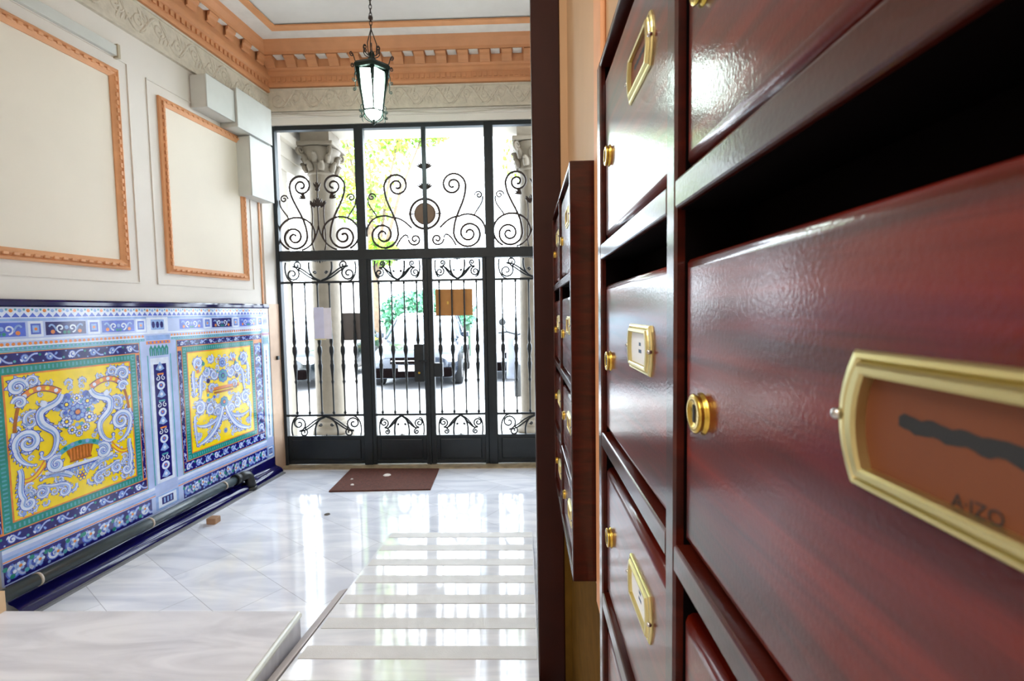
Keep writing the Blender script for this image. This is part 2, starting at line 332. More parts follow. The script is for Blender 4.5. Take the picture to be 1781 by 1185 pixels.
# ------------------------------------------------------------------ tiled wainscot
ws = thing('tiled_wainscot', LW(1.2, 0), 'hand-painted blue, yellow and green ceramic tile wainscot along the left wall', 'tiles')
LAY = .00012
def TP(s, z, k): return LW(s, z, .014+LAY*k)
class Art(MB):
    def rect(s, a0, a1, z0, z1, k, c): s.face([TP(a1, z0, k), TP(a0, z0, k), TP(a0, z1, k), TP(a1, z1, k)], T[c])
    def poly(s, pts, k, c): s.face([TP(x, z, k) for x, z in pts], T[c])
    def disc(s, x, z, r, k, c, n=10, rz=None): s.poly([(x+r*cos(2*pi*i/n), z+(rz or r)*sin(2*pi*i/n)) for i in range(n)], k, c)
    def rib(s, P, wd, k, c):
        n = len(P); A = []; B = []
        for i, p in enumerate(P):
            a = P[max(0, i-1)]; q = P[min(n-1, i+1)]; dx, dz = q[0]-a[0], q[1]-a[1]; l = sqrt(dx*dx+dz*dz) or 1
            h = (wd(i/(n-1)) if callable(wd) else wd)/2; A.append(TP(p[0]-dz/l*h, p[1]+dx/l*h, k)); B.append(TP(p[0]+dz/l*h, p[1]-dx/l*h, k))
        s.grid([A, B], T[c], smooth=False)
    def leaf(s, x, z, ang, ln, wd, k, c, oc='blue'):
        for g, kk_, cc in ((1.0, k, oc), (.74, k+1, c)):
            pts = []
            for u, v in ((-.1, -.35), (.25, -.5), (.6, -.4), (1.0, .1), (.62, .45), (.25, .5), (-.1, .35)):
                q, r = (u-.35)*ln*g+.35*ln, v*wd*g; pts.append((x+q*cos(ang)-r*sin(ang), z+q*sin(ang)+r*cos(ang)))
            s.poly(pts, kk_, cc)
    def scroll(s, P, w0, k, cols=('blue', 'white', 'lblue'), lobes=True):
        n = len(P); tp = lambda t: .3+.7*sin(pi*min(1, .25+t*.75))
        cr = 0
        for i in range(1, n-1): cr += (P[i][0]-P[i-1][0])*(P[i+1][1]-P[i][1])-(P[i][1]-P[i-1][1])*(P[i+1][0]-P[i][0])
        sg = -1 if cr > 0 else 1
        if lobes:
            acc = 0; j = 0
            for i in range(1, n-1):
                acc += sqrt((P[i][0]-P[i-1][0])**2+(P[i][1]-P[i-1][1])**2)
                if acc > w0*.62:
                    acc = 0; j += 1; dx, dz = P[i+1][0]-P[i-1][0], P[i+1][1]-P[i-1][1]; a_ = atan2(dz, dx)+sg*.95; g = tp(i/n)
                    s.leaf(P[i][0], P[i][1], a_, w0*1.25*g, w0*.75*g, k+(j % 2)*2-1, ('white', 'lblue', 'white', 'lav')[j % 4], ('blue', 'navy')[j % 2])
        s.rib(P, lambda t: w0*1.2*tp(t), k+3, cols[0]); s.rib(P, lambda t: w0*.92*tp(t), k+4, cols[1])
        Q = []
        for i, p in enumerate(P):
            a, q = P[max(0, i-1)], P[min(n-1, i+1)]; dx, dz = q[0]-a[0], q[1]-a[1]; l = sqrt(dx*dx+dz*dz) or 1; h = -sg*w0*.2*tp(i/n); Q.append((p[0]-dz/l*h, p[1]+dx/l*h))
        s.rib(Q, lambda t: w0*.3*tp(t), k+5, cols[2])
        s.disc(P[-1][0], P[-1][1], w0*.34, k+4, 'blue', 8); s.disc(P[-1][0], P[-1][1], w0*.2, k+5, 'white', 7)
    def flower(s, x, z, r, k, pc='lblue', cc='orange', n=8):
        for i in range(n):
            a = 2*pi*i/n; s.disc(x+r*.62*cos(a), z+r*.62*sin(a), r*.36, k, 'blue', 7); s.disc(x+r*.62*cos(a), z+r*.62*sin(a), r*.24, k+1, pc, 6)
        s.disc(x, z, r*.36, k+2, 'navy', 8); s.disc(x, z, r*.26, k+3, cc, 8)
    def border(s, a0, a1, z0, z1, k, per=.105, bgc='navy', horiz=True, seed=0):
        """running scroll border"""
        s.rect(a0, a1, z0, z1, k, bgc)
        Ln = (a1-a0) if horiz else (z1-z0); Wd = (z1-z0) if horiz else (a1-a0)
        n = max(1, round(Ln/per)); per = Ln/n
        X = (lambda u, v: (a0+u, z0+v)) if horiz else (lambda u, v: (a0+v, z0+u))
        for i in range(n):
            sg = 1 if i % 2 else -1; u = per*(i+.5); v = Wd/2
            P = [X(x, y) for x, y in spiral(u, v+sg*Wd*.05, Wd*.33, Wd*.05, -sg*pi/2, sg*1.15, 14)]
            s.rib(P, Wd*.26, k+1, 'blue'); s.rib(P, Wd*.12, k+2, 'lblue' if i % 3 else 'white')
            P = [X(x, y) for x, y in bez((u-per*.5, v+sg*Wd*.32), (u-per*.2, v+sg*Wd*.42), (u-per*.1, v-sg*Wd*.2), (u, v-sg*Wd*.28), 6)]
            s.rib(P, Wd*.2, k+1, 'blue'); s.rib(P, Wd*.11, k+2, 'lav')
            for q in (-.3, .12): x, y = X(u+per*q, v-sg*Wd*.3); s.leaf(x, y, (sg*.9 if horiz else pi/2-sg*.9), Wd*.36, Wd*.22, k+1, 'lblue' if q < 0 else 'white')
            x, y = X(u+per*.42, v-sg*Wd*.22); s.disc(x, y, Wd*.12, k+1, 'teal' if i % 2 else 'green', 7)
            x, y = X(u, v+sg*Wd*.05); s.disc(x, y, Wd*.09, k+3, 'white', 6)
            x, y = X(u+per*.3, v+sg*Wd*.36); s.disc(x, y, Wd*.08, k+1, 'lblue', 6)
S0, S1 = .165, 2.22
a = Art(); lwbox(a, S0, S1, .15, 1.462, 0, .014, T['lav'])
# frieze band at the top
a.rect(S0, S1, 1.405, 1.462, 1, 'white')
x = S0+.02
k = 0
while x < S1-.03:
    a.poly([(x, 1.41), (x+.018, 1.432), (x+.036, 1.41)], 2, 'blue'); a.disc(x+.037, 1.442, .009, 2, 'orange' if k % 2 else 'lblue', 7); a.disc(x+.018, 1.447, .006, 2, 'teal', 6); x += .037; k += 1
a.rect(S0, S1, 1.392, 1.405, 1, 'lblue')
def topband(a0, a1):
    L_ = a1-a0; n = max(1, round(L_/.27)); p = L_/n
    for i in range(n):
        q = a0+i*p; c = q+p/2
        a.rect(q+.045, q+p-.045, 1.318, 1.385, 2, 'navy' if i % 2 else 'blue')
        for sg in (-1, 1):
            P = spiral(c+sg*.03, 1.352, .024, .004, -pi/2, 1.1*sg, 12, 1); a.rib(P, .008, 3, 'white')
            P = bez((c+sg*.05, 1.34), (c+sg*.06, 1.37), (c+sg*.075, 1.38), (c+sg*.085, 1.36), 6); a.rib(P, .009, 3, 'lblue')
            a.disc(c+sg*.068, 1.334, .011, 3, 'orange', 7); a.disc(c+sg*.01, 1.33, .009, 3, 'green', 6)
        a.disc(c, 1.355, .011, 4, 'lblue', 8)
        for e in (q,):
            a.rect(e-.034, e+.034, 1.312, 1.39, 3, 'white'); a.rect(e-.023, e+.023, 1.325, 1.378, 4, 'blue'); a.rect(e-.015, e+.015, 1.334, 1.369, 5, 'lblue'); a.disc(e, 1.351, .008, 6, 'orange', 6)
topband(1.42, 2.3); topband(.28, 1.17)
a.rect(S0, S1, 1.295, 1.306, 1, 'white')
# scallop row and teal line above the panels
def upper(a0, a1):
    x = a0
    while x < a1-.01:
        a.disc(x+.012, 1.282, .0085, 2, 'orange', 7); a.rect(x, x+.024, 1.268, 1.276, 2, 'white'); x += .024
    a.rect(a0, a1, 1.252, 1.268, 2, 'teal'); 
    x = a0
    while x < a1-.01: a.disc(x+.01, 1.26, .005, 3, 'lblue', 6); x += .02
upper(1.40, S1); upper(.27, 1.20)
def panel_frame(o0, o1, z0, z1, i0, i1, y0, y1, per=.105):
    bw = min(.095, (z1-y1)-.045)
    a.rect(o0, o1, z0, z1, 1, 'teal'); a.rect(o0+.006, o1-.006, z0+.006, z1-.006, 2, 'orange')
    gl = .052
    a.border(o0+.01, o1-.01, y1+gl, z1-.01, 3, per); a.border(o0+.01, o1-.01, z0+.01, y0-gl, 3, per)
    a.border(o0+.01, i0-gl, z0+.08, z1-.08, 3, per, horiz=False); a.border(i1+gl, o1-.01, z0+.08, z1-.08, 3, per, horiz=False)
    a.rect(i0-gl, i1+gl, y0-gl, y1+gl, 7, 'orange'); a.rect(i0-gl+.005, i1+gl-.005, y0-gl+.005, y1+gl-.005, 8, 'green')
    # darker ticks on the green moulding
    x = i0-gl+.01
    while x < i1+gl-.01:
        for zc in (y0-gl*.55, y1+gl*.55): a.rect(x, x+.008, zc-.01, zc+.01, 9, 'teal')
        x += .02
    x = y0-gl+.01
    while x < y1+gl-.01:
        for sc in (i0-gl*.55, i1+gl*.55): a.rect(sc-.01, sc+.01, x, x+.008, 9, 'teal')
        x += .02
    a.rect(i0-.008, i1+.008, y0-.008, y1+.008, 10, 'orange'); a.rect(i0, i1, y0, y1, 11, 'yellow')
panel_frame(1.435, 2.24, .325, 1.25, 1.518, 2.16, .445, 1.132)
panel_frame(.265, 1.165, .325, 1.25, .425, 1.072, .455, 1.148, .09)
# light moulding under the panels, floral band below
a.rect(S0, S1, .265, .325, 2, 'lav'); a.rect(S0, S1, .262, .268, 3, 'orange'); a.rect(S0, S1, .305, .322, 3, 'white'); a.rect(S0, S1, .272, .284, 3, 'lblue')
a.border(S0+.1, 1.17, .16, .258, 3, .08); a.border(1.42, S1, .16, .258, 3, .09)
random.seed(3)
for a0, a1 in ((S0+.1, 1.17), (1.42, S1)):
    x = a0+.05
    while x < a1-.04:
        z = .21+random.uniform(-.015, .015)
        for i in range(6):
            q = 2*pi*i/6; a.disc(x+.014*cos(q), z+.014*sin(q), .009, 7, 'white' if i % 2 else 'lblue', 6)
        a.disc(x, z, .008, 8, 'orange', 6); a.disc(x+.035, .21+random.uniform(-.03, .03), .012, 7, 'green', 7); x += .085
def pilaster(c, hw):
    a.rect(c-hw, c+hw, .165, 1.295, 3, 'lav'); a.rect(c-hw, c-hw+.008, .33, 1.16, 4, 'teal'); a.rect(c+hw-.008, c+hw, .33, 1.16, 4, 'teal')
    a.rect(c-hw+.02, c+hw-.02, .335, 1.14, 4, 'white'); i = hw-.042
    a.rect(c-i, c+i, .355, 1.1, 5, 'navy')
    z = .37; k = 0
    while z < 1.07:
        if k % 3 == 0:
            a.poly([(c-i*.7, z), (c, z+.05), (c+i*.7, z), (c, z-.012)], 6, 'lblue'); a.disc(c, z+.012, i*.25, 7, 'white', 6)
        elif k % 3 == 1:
            a.disc(c, z+.01, i*.65, 6, 'white', 10, .028); a.disc(c, z+.01, i*.35, 7, 'blue', 8, .016); a.disc(c, z+.012, i*.15, 8, 'orange', 6)
        else:
            for sg in (-1, 1): a.rib(spiral(c+sg*i*.45, z, i*.4, i*.08, pi/2, sg*1.1, 10), .006, 6, 'white')
            a.rect(c-i*.5, c+i*.5, z+.022, z+.032, 6, 'orange' if k % 2 else 'teal')
        z += .058; k += 1
    for j in range(5):   # green plume capital
        x = c+(j-2)*hw*.32; a.poly([(x-hw*.13, 1.155), (x-hw*.16, 1.2), (x, 1.225), (x+hw*.16, 1.2), (x+hw*.13, 1.155)], 5, 'green'); a.rect(x-.003, x+.003, 1.155, 1.2, 6, 'lblue')
    a.rect(c-hw, c+hw, 1.23, 1.25, 5, 'orange'); a.rect(c-hw, c+hw, 1.255, 1.285, 4, 'lblue')
    for j in range(6): a.disc(c-hw*.8+j*hw*.32, 1.24, .007, 6, 'blue', 6)
    a.rect(c-hw+.01, c+hw-.01, 1.3, 1.4, 6, 'white'); a.rect(c-hw*.55, c+hw*.55, 1.32, 1.385, 7, 'lblue')
    for j in range(3): a.disc(c+(j-1)*hw*.35, 1.352, hw*.14, 8, 'navy', 8, .022)
    a.rect(c-hw, c+hw, .165, .258, 4, 'lblue'); a.rect(c-hw+.02, c+hw-.02, .175, .25, 5, 'white'); a.rect(c-hw*.5, c+hw*.5, .19, .238, 6, 'navy')
    for j in range(3): a.rect(c-hw*.36+j*hw*.28, c-hw*.28+j*hw*.28+.004, .197, .231, 7, 'lblue')
pilaster(1.30, .09); pilaster(.215, .048)
a.build('painted_tiles', ws)
# picture panel 1: garland, flower vase, mirrored acanthus scrolls
def picture1():
    p = Art(); c = 1.835; kk = 18
    def fillers(p, c, hw, z0, z1, n, rmin=.013, rmax=.024):
        for i in range(n):
            d_ = random.uniform(.02, hw); z_ = random.uniform(z0, z1); r_ = random.uniform(rmin, rmax); a0_ = random.uniform(0, 6.28); w_ = r_*.55; tn = random.choice((-1, 1))*random.uniform(.8, 1.2)
            for sg in (-1, 1): p.scroll([(c+sg*x, z) for x, z in spiral(d_, z_, r_, r_*.2, a0_, tn, 12)], w_, 12)
    fillers(p, c, .30, .47, .66, 26, .016, .03); fillers(p, c, .30, .70, 1.1, 30, .014, .026)
    for sg in (-1, 1):
        X = lambda d: c+sg*d
        def sc(P, w_, k=kk, **kw): p.scroll([(X(q[0]), q[1]) for q in P], w_, k, **kw)
        # orange garland arch from centre to the corner
        P = [(X(x_), z_) for x_, z_ in bez((.08, 1.02), (.16, 1.08), (.25, 1.06), (.275, .98), 12)]
        p.rib(P, .034, kk, 'navy'); p.rib(P, .027, kk+1, 'orange')
        for i in range(1, 12, 2): p.disc(P[i][0], P[i][1], .011, kk+2, 'white' if i % 4 == 1 else 'yellow', 7)
        P = [(X(x_), z_) for x_, z_ in bez((.275, .98), (.29, .93), (.295, .9), (.3, .84), 8)]; p.rib(P, .016, kk, 'brown')
        # corner curls
        sc(spiral(.272, 1.075, .04, .008, pi, -1.3), .028); sc(spiral(.205, 1.095, .028, .006, 0, 1.1), .018); sc(spiral(.268, 1.0, .03, .006, 0, 1.2), .022)
        # large body scroll (winged figure like curl)
        sc(bez((.075, 1.01), (.10, .93), (.20, .98), (.185, .90), 10)[:-1]+bez((.185, .90), (.175, .84), (.10, .85), (.115, .77), 10)[:-1]+bez((.115, .77), (.13, .69), (.20, .68), (.19, .73), 8), .036, kk+6); p.disc(X(.165), .975, .017, kk+13, 'white', 10)
        sc(bez((.20, .945), (.25, .955), (.265, .91), (.24, .88), 8)+spiral(.225, .9, .03, .006, 0, -1), .02)
        sc(spiral(.245, .80, .062, .010, -.6, 1.5), .032, kk+3); sc(bez((.30, .86), (.31, .78), (.30, .70), (.22, .68), 12), .026)
        sc(spiral(.125, .655, .042, .008, 2.2, -1.4), .028, kk+4)
        p.disc(X(.17), .625, .026, kk+2, 'yellow'); p.disc(X(.07), .65, .03, kk+1, 'yellow')
        P = [(X(x_), z_) for x_, z_ in bez((.17, .69), (.2, .64), (.24, .6), (.28, .62), 8)]; p.rib(P, .024, kk+2, 'orange'); p.rib(P, .01, kk+3, 'yellow')
        sc(bez((.29, .68), (.27, .63), (.31, .58), (.28, .53), 8)+spiral(.26, .505, .028, .006, 0, -1.1), .026, kk+3)
        sc(spiral(.20, .535, .035, .006, 1.0, 1.4), .02, kk+3); sc(bez((.20, .57), (.13, .53), (.09, .56), (.07, .52), 8)+spiral(.095, .505, .026, .005, 2.8, 1.2), .018, kk+3)
        sc(bez((.05, .57), (.09, .61), (.15, .62), (.2, .6), 8), .03, kk+3)
        p.disc(X(.285), .462, .011, kk+3, 'lblue')
        for i in range(5): p.disc(X(.05+.012*i), .99-.012*i, .02, kk+3, ('blue', 'lblue', 'teal')[i % 3], 8)
    # flower bouquet
    for (x_, z_, r_) in ((0, .90, .05), (-.055, .95, .034), (.055, .95, .034), (-.06, .86, .032), (.06, .86, .032), (0, .975, .026), (-.035, .81, .026), (.035, .81, .026), (0, .785, .022)):
        p.flower(c+x_, z_, r_, kk+5, 'white' if r_ < .033 else 'lblue', 'orange' if r_ > .04 else 'yellow')
    for i in range(18): 
        a_ = random.uniform(0, 2*pi); r_ = random.uniform(.05, .1); p.disc(c+r_*cos(a_)*.9, .89+r_*sin(a_), .012, kk+4, random.choice(['teal', 'green', 'blue', 'lblue']), 7)
    # vase
    p.poly([(c-.075, .72), (c+.075, .72), (c+.055, .655), (c+.06, .64), (c-.06, .64), (c-.055, .655)], kk+6, 'brown')
    for i in range(7): p.rect(c-.055+.017*i, c-.049+.017*i, .65, .712, kk+7, 'orange')
    P = bez((c-.11, .70), (c-.05, .745), (c+.05, .745), (c+.11, .70), 12); p.rib(P, .026, kk+7, 'teal'); 
    for i in range(0, 13, 2): p.disc(P[i][0], P[i][1]+.004, .011, kk+8, 'green' if i % 4 else 'lblue', 7)
    p.rect(c-.18, c+.18, .615, .63, kk+7, 'white'); p.rect(c-.18, c+.18, .606, .613, kk+7, 'blue')
    x_ = c-.17
    while x_ < c+.16: p.disc(x_, .598, .009, kk+7, 'lblue', 6); x_ += .022
    p.flower(c, .555, .03, kk+6, 'yellow', 'orange', 6)
    return p.build('picture_panel', ws)
pp = picture1(); pp['label'] = 'yellow panel with orange garlands, scrolls and a brown flower bowl'
def picture2():
    p = Art(); c = .748; kk = 18
    def fillers(p, c, hw, z0, z1, n, rmin=.013, rmax=.024):
        for i in range(n):
            d_ = random.uniform(.02, hw); z_ = random.uniform(z0, z1); r_ = random.uniform(rmin, rmax); a0_ = random.uniform(0, 6.28); w_ = r_*.55; tn = random.choice((-1, 1))*random.uniform(.8, 1.2)
            for sg in (-1, 1): p.scroll([(c+sg*x, z) for x, z in spiral(d_, z_, r_, r_*.2, a0_, tn, 12)], w_, 12)
    fillers(p, c, .29, .49, 1.11, 62, .016, .03)
    for sg in (-1, 1):
        X = lambda d: c+sg*d
        def sc(P, w_, k=kk, **kw): p.scroll([(X(q[0]), q[1]) for q in P], w_, k, **kw)
        sc(spiral(.235, 1.07, .04, .008, -1, 1.3), .026); sc(spiral(.12, 1.09, .03, .006, 2, 1.2), .022); sc(bez((.28, 1.02), (.3, .95), (.27, .9), (.29, .84), 10), .026)
        sc(spiral(.16, 1.0, .035, .007, 0, -1.3), .024, kk+2); sc(bez((.2, .98), (.24, .93), (.21, .87), (.24, .8), 10), .034, kk+3)
        sc(spiral(.09, .97, .035, .006, 3, 1.3), .024, kk+3); sc(spiral(.12, .87, .035, .006, 3, -1.2), .02, kk+3)
        sc(spiral(.24, .75, .045, .008, 1, 1.4), .03, kk+3); sc(spiral(.14, .72, .04, .008, 2, -1.3), .026, kk+3)
        sc(spiral(.07, .69, .032, .006, 0, 1.3), .022, kk+3)
        P = bez((.02, .72), (.07, .56), (.18, .5), (.28, .49), 14); sc(P, .04, kk+4); P = bez((.05, .66), (.12, .6), (.22, .6), (.27, .63), 10); sc(P, .024, kk+3)
        sc(bez((.29, .7), (.3, .62), (.28, .55), (.285, .5), 8), .022, kk+3)
        p.disc(X(.2), .63, .02, kk+2, 'yellow'); p.disc(X(.19), 1.06, .016, kk+2, 'green'); p.disc(X(.15), .93, .018, kk+5, 'navy')
        for i in range(14): p.disc(X(random.uniform(.03, .28)), random.uniform(.68, 1.08), random.uniform(.008, .015), kk+6, random.choice(['blue', 'lblue', 'teal', 'white', 'orange']), 7)
    p.rect(c-.17, c+.17, .855, .875, kk+6, 'orange'); p.rect(c-.17, c+.17, .848, .856, kk+7, 'brown'); p.rect(c-.1, c+.1, .825, .84, kk+6, 'brown')
    p.flower(c, .95, .055, kk+6, 'teal', 'green'); p.flower(c, 1.05, .04, kk+6, 'lblue', 'lblue'); p.flower(c, .75, .045, kk+7, 'teal', 'orange'); p.flower(c, .66, .035, kk+6, 'white', 'yellow'); p.flower(c, .53, .02, kk+7, 'lblue', 'green')
    return p.build('picture_panel', ws)
pp = picture2(); pp['label'] = 'yellow panel crowded with small blue and white scrolls'
b = MB()
rows = [[LW(s_, z_, o_) for s_ in (S0, S1)] for o_, z_ in ((0, 1.458), (.022, 1.46), (.03, 1.468), (.03, 1.486), (.022, 1.496), (0, 1.499))]
b.grid(rows, T['dnavy'], smooth=False); b.build('cap_moulding', ws)['label'] = 'dark navy glazed cap tiles'
b = MB()   # navy skirting with a rounded foot
prof = [(0, .155), (.018, .153), (.02, .14), (.02, .085), (.026, .07), (.05, .062), (.075, .05), (.09, .03), (.094, .0)]
b.grid([[LW(s_, z_, o_) for s_ in (S0, S1)] for o_, z_ in prof], T['dnavy'], smooth=True); b.grid([[LW(s_, z_, o_) for s_ in (S0, S1)] for o_, z_ in ((.094, .012), (.112, .01), (.116, 0))], mat('grey_grout', '#6d6e70', .6), smooth=False)
b.build('skirting', ws)['label'] = 'dark navy glazed skirting with rounded foot'

# drain pipe along the wainscot
PVC = mat('dark_grey_pvc', '#3b464a', .28); PVCB = mat('black_pvc', '#161a1b', .35)
dp = thing('drain_pipe', LW(1.4, 0, .06), 'dark grey pipe clipped along the foot of the tiled wall, ending in a black elbow', 'pipe')
b = MB(); b.tube([LW(.66, .135, .058), LW(2.28, .135, .058)], .031, PVC, 16); b.build('pipe', dp)
b = MB(); P = [LW(.70, .135, .058), LW(.62, .135, .058), LW(.595, .128, .06), LW(.583, .11, .065), LW(.58, .07, .075), LW(.58, .003, .085)]
b.tube(P, [.037, .037, .038, .038, .036, .036], PVCB, 16); b.tube([LW(.735, .135, .058), LW(.69, .135, .058)], .042, PVCB, 16); b.tube([LW(.58, .03, .08), LW(.58, .001, .085)], .044, PVCB, 16)
b.build('elbow', dp)['label'] = 'black elbow turning down to the floor'
for s_ in (.85, 1.487, 2.116):
    b = MB(); b.tube([LW(s_-.006, .135, .058), LW(s_+.006, .135, .058)], .0335, mat('clip_beige', '#b3a494', .5), 16); b.box((s_-.006, 0.014, .128), (s_+.006, .03, .142), MATS['clip_beige'], tf=lambda q, o, z: LW(q, z, o)); b.build('clip', dp)
b = MB(); b.box((-2.16, 3.115, 0), (-2.095, 3.175, .04), mat('raw_wood', '#9a7658', .6, vary=.2), bev=.004); tag(b.build('wooden_block'), 'small rough wooden block on the marble floor against the navy skirting', 'wood block')
# boxes on the left wall by the gate
def trunk(name, s0, s1, z0, z1, o, label, side=True):
    t = thing(name, LW((s0+s1)/2, z0, o/2), label, 'cable box', 'cable boxes beside the gate')
    b = MB(); lwbox(b, s0, s1, z0, z1, .001, o-.006, BOXM, bev=.004); b.build('box_body', t)
    b = MB(); lwbox(b, s0-.003, s1+.003, z0-.003, z1+.003, o-.006, o, BOXM, bev=.003); b.build('cover', t)
trunk('cable_box', .17, .455, 2.36, 2.825, .125, 'lowest and tallest of the pale metal cable boxes, against the gate corner')
trunk('cable_box', .20, .62, 2.832, 3.12, .15, 'middle pale metal cable box, directly above the tallest one')
trunk('cable_box', .627, .905, 2.865, 3.09, .132, 'small pale metal cable box farthest from the gate, above the second peach wall frame')
b = MB(); lwbox(b, 1.475, 3.4, 2.925, 2.985, .001, .03, BOXM, bev=.003); lwbox(b, 1.462, 1.48, 2.915, 2.995, .001, .036, BOXE, bev=.002); tag(b.build('cable_duct'), 'white cable duct with tan end cap above the first peach wall frame', 'cable duct')
b = MB(); P = []
for i in range(41):
    t = i/40; P.append((-2.1+2.5*t, YG-.032, 3.168-.035*abs(sin(t*pi*2.5))))
b.tube(P, .004, mat('cable_white', '#c5bcae', .5), 6); tag(b.build('wall_cable'), 'thin pale cable sagging across the wall above the iron gate', 'cable')
b = MB(); lwbox(b, .045, .075, 1.0, 1.035, .012, .03, PVCB, bev=.004); tag(b.build('push_button'), 'small black button on the beige jamb left of the gate', 'button')

# ------------------------------------------------------------------ step, ramp, kerb
b = MB(); st = thing('marble_step', (-1.9, 1.2, 0), 'grey-veined white marble step at the lower left of the hall', 'step')
b.grid([[(-2.165, 1.862, z), (-2.165, 1.4, z), (-2.52, 1.4, z), (-2.74, -.9, z), (-.925, -.9, z), (-.925, 1.862, z)] for z in (0, .172)], STEP, closed=True, smooth=False, caps=True); b.build('step_block', st)
b = MB()
b.grid([[(-2.165, 1.865, z), (-2.165, 1.4, z), (-2.52, 1.4, z), (-2.74, -.9, z), (-.935, -.9, z), (-.935, 1.865, z)] for z in (.17, .2005)], STEP, closed=True, smooth=False, caps=True); b.build('tread', st)
b = MB(); b.tube([(-2.16, 1.862, .187), (-.93, 1.862, .187)], .0135, NOSE, 10); b.tube([(-.93, 1.862, .187), (-.93, -.9, .187)], .0135, NOSE, 10); b.build('nosing', st)['label'] = 'ivory rounded front edge'
rp_ = thing('marble_ramp', (-.35, 2.0, 0), 'shiny white marble ramp with matte cross strips beside the step', 'ramp')
RY0 = 2.99; SL = .095
def rz(y): return max(0, (RY0-y)*SL)
b = MB(); XL, XR = -.872, .033
b.face([(XL, RY0, .001), (XL, -1.2, rz(-1.2)), (XR, -1.2, rz(-1.2)), (XR, RY0, .001)], RAMPM)
b.face([(XL, RY0, .0005), (XL, RY0, .001), (XL, -1.2, rz(-1.2)), (XL, -1.2, 0)], RAMPM); b.face([(XR, RY0, 0), (XL, RY0, 0), (XL, RY0, .001), (XR, RY0, .001)], RAMPM); b.face([(XR, -1.2, 0), (XR, -1.2, rz(-1.2)), (XL, -1.2, rz(-1.2)), (XL, -1.2, 0)], RAMPM); b.face([(XR, RY0, 0), (XR, RY0, .001), (XR, -1.2, rz(-1.2)), (XR, -1.2, 0)], RAMPM); b.face([(XL, RY0, 0), (XR, RY0, 0), (XR, -1.2, 0), (XL, -1.2, 0)], RAMPM)
b.build('ramp_slab', rp_)
for i in range(14):
    y = 2.94-.2*i; h = .04; e = .0025
    if y < .2: break
    b = MB(); b.face([(XL+.012, y+h, rz(y+h)+e), (XL+.012, y-h, rz(y-h)+e), (XR-.005, y-h, rz(y-h)+e), (XR-.005, y+h, rz(y+h)+e)], MATTE)
    b.grid([[(XL+.012, y+h, rz(y+h)+e), (XL+.012, y-h, rz(y-h)+e), (XR-.005, y-h, rz(y-h)+e), (XR-.005, y+h, rz(y+h)+e)], [(XL+.012, y+h, rz(y+h)), (XL+.012, y-h, rz(y-h)), (XR-.005, y-h, rz(y-h)), (XR-.005, y+h, rz(y+h))]], MATTE, closed=True, smooth=False)
    b.build('anti_slip_strip', rp_)
b = MB(); P0 = (-.91, -.872)
b.grid([[(-.915, 2.24, 0), (-.875, 2.24, 0), (-.875, 2.24, .075), (-.915, 2.24, .06)], [(-.915, -1.0, 0), (-.878, -1.0, 0), (-.878, -1.0, rz(-1)+.02), (-.915, -1.0, rz(-1)+.02)]], mat('kerb_grey', '#b4acaa', .35), closed=True, smooth=False, caps=True)
tag(b.build('marble_kerb'), 'narrow grey marble kerb between the step and the ramp', 'kerb')

# doormat
mt_ = thing('doormat', (-1.17, 3.97, .0), 'flat brown doormat with pale scraps on it in front of the gate', 'doormat')
b = MB(); b.grid([[(-1.56, 3.69, z), (-.76, 3.72, z), (-.78, 4.22, z), (-1.58, 4.24, z)] for z in (0, .011)], mat('coir_brown', '#5a2f22', .85, vary=.3, scale=60, bump=.6, bscale=400), closed=True, smooth=False, caps=True); b.build('mat_pile', mt_)
SCRAP = mat('paper_scrap', '#cfc8c0', .8)
for i, (x_, y_, r_) in enumerate(((-1.20, 4.05, .035), (-1.42, 3.82, .016), (-1.47, 3.95, .012))):
    b = MB(); b.lathe([(.0005, .0105), (r_, .0112), (r_*.7, .0175), (.002, .019)], SCRAP, c=(x_, y_, 0), n=7, smooth=False)
    tag(b.build('paper_scrap'), ('largest pale scrap on the brown doormat', 'pale scrap near the front edge of the brown doormat', 'tiny pale scrap near the left edge of the brown doormat')[i], 'scrap')
b = MB(); b.lathe([(.0005, .0002), (.022, .0008), (.016, .006), (.002, .009)], mat('dry_leaf', '#55504a', .8), c=(-1.40, 3.27, 0), n=6, smooth=False); tag(b.build('dry_leaf'), 'small dark dry leaf lying on the marble floor', 'leaf')

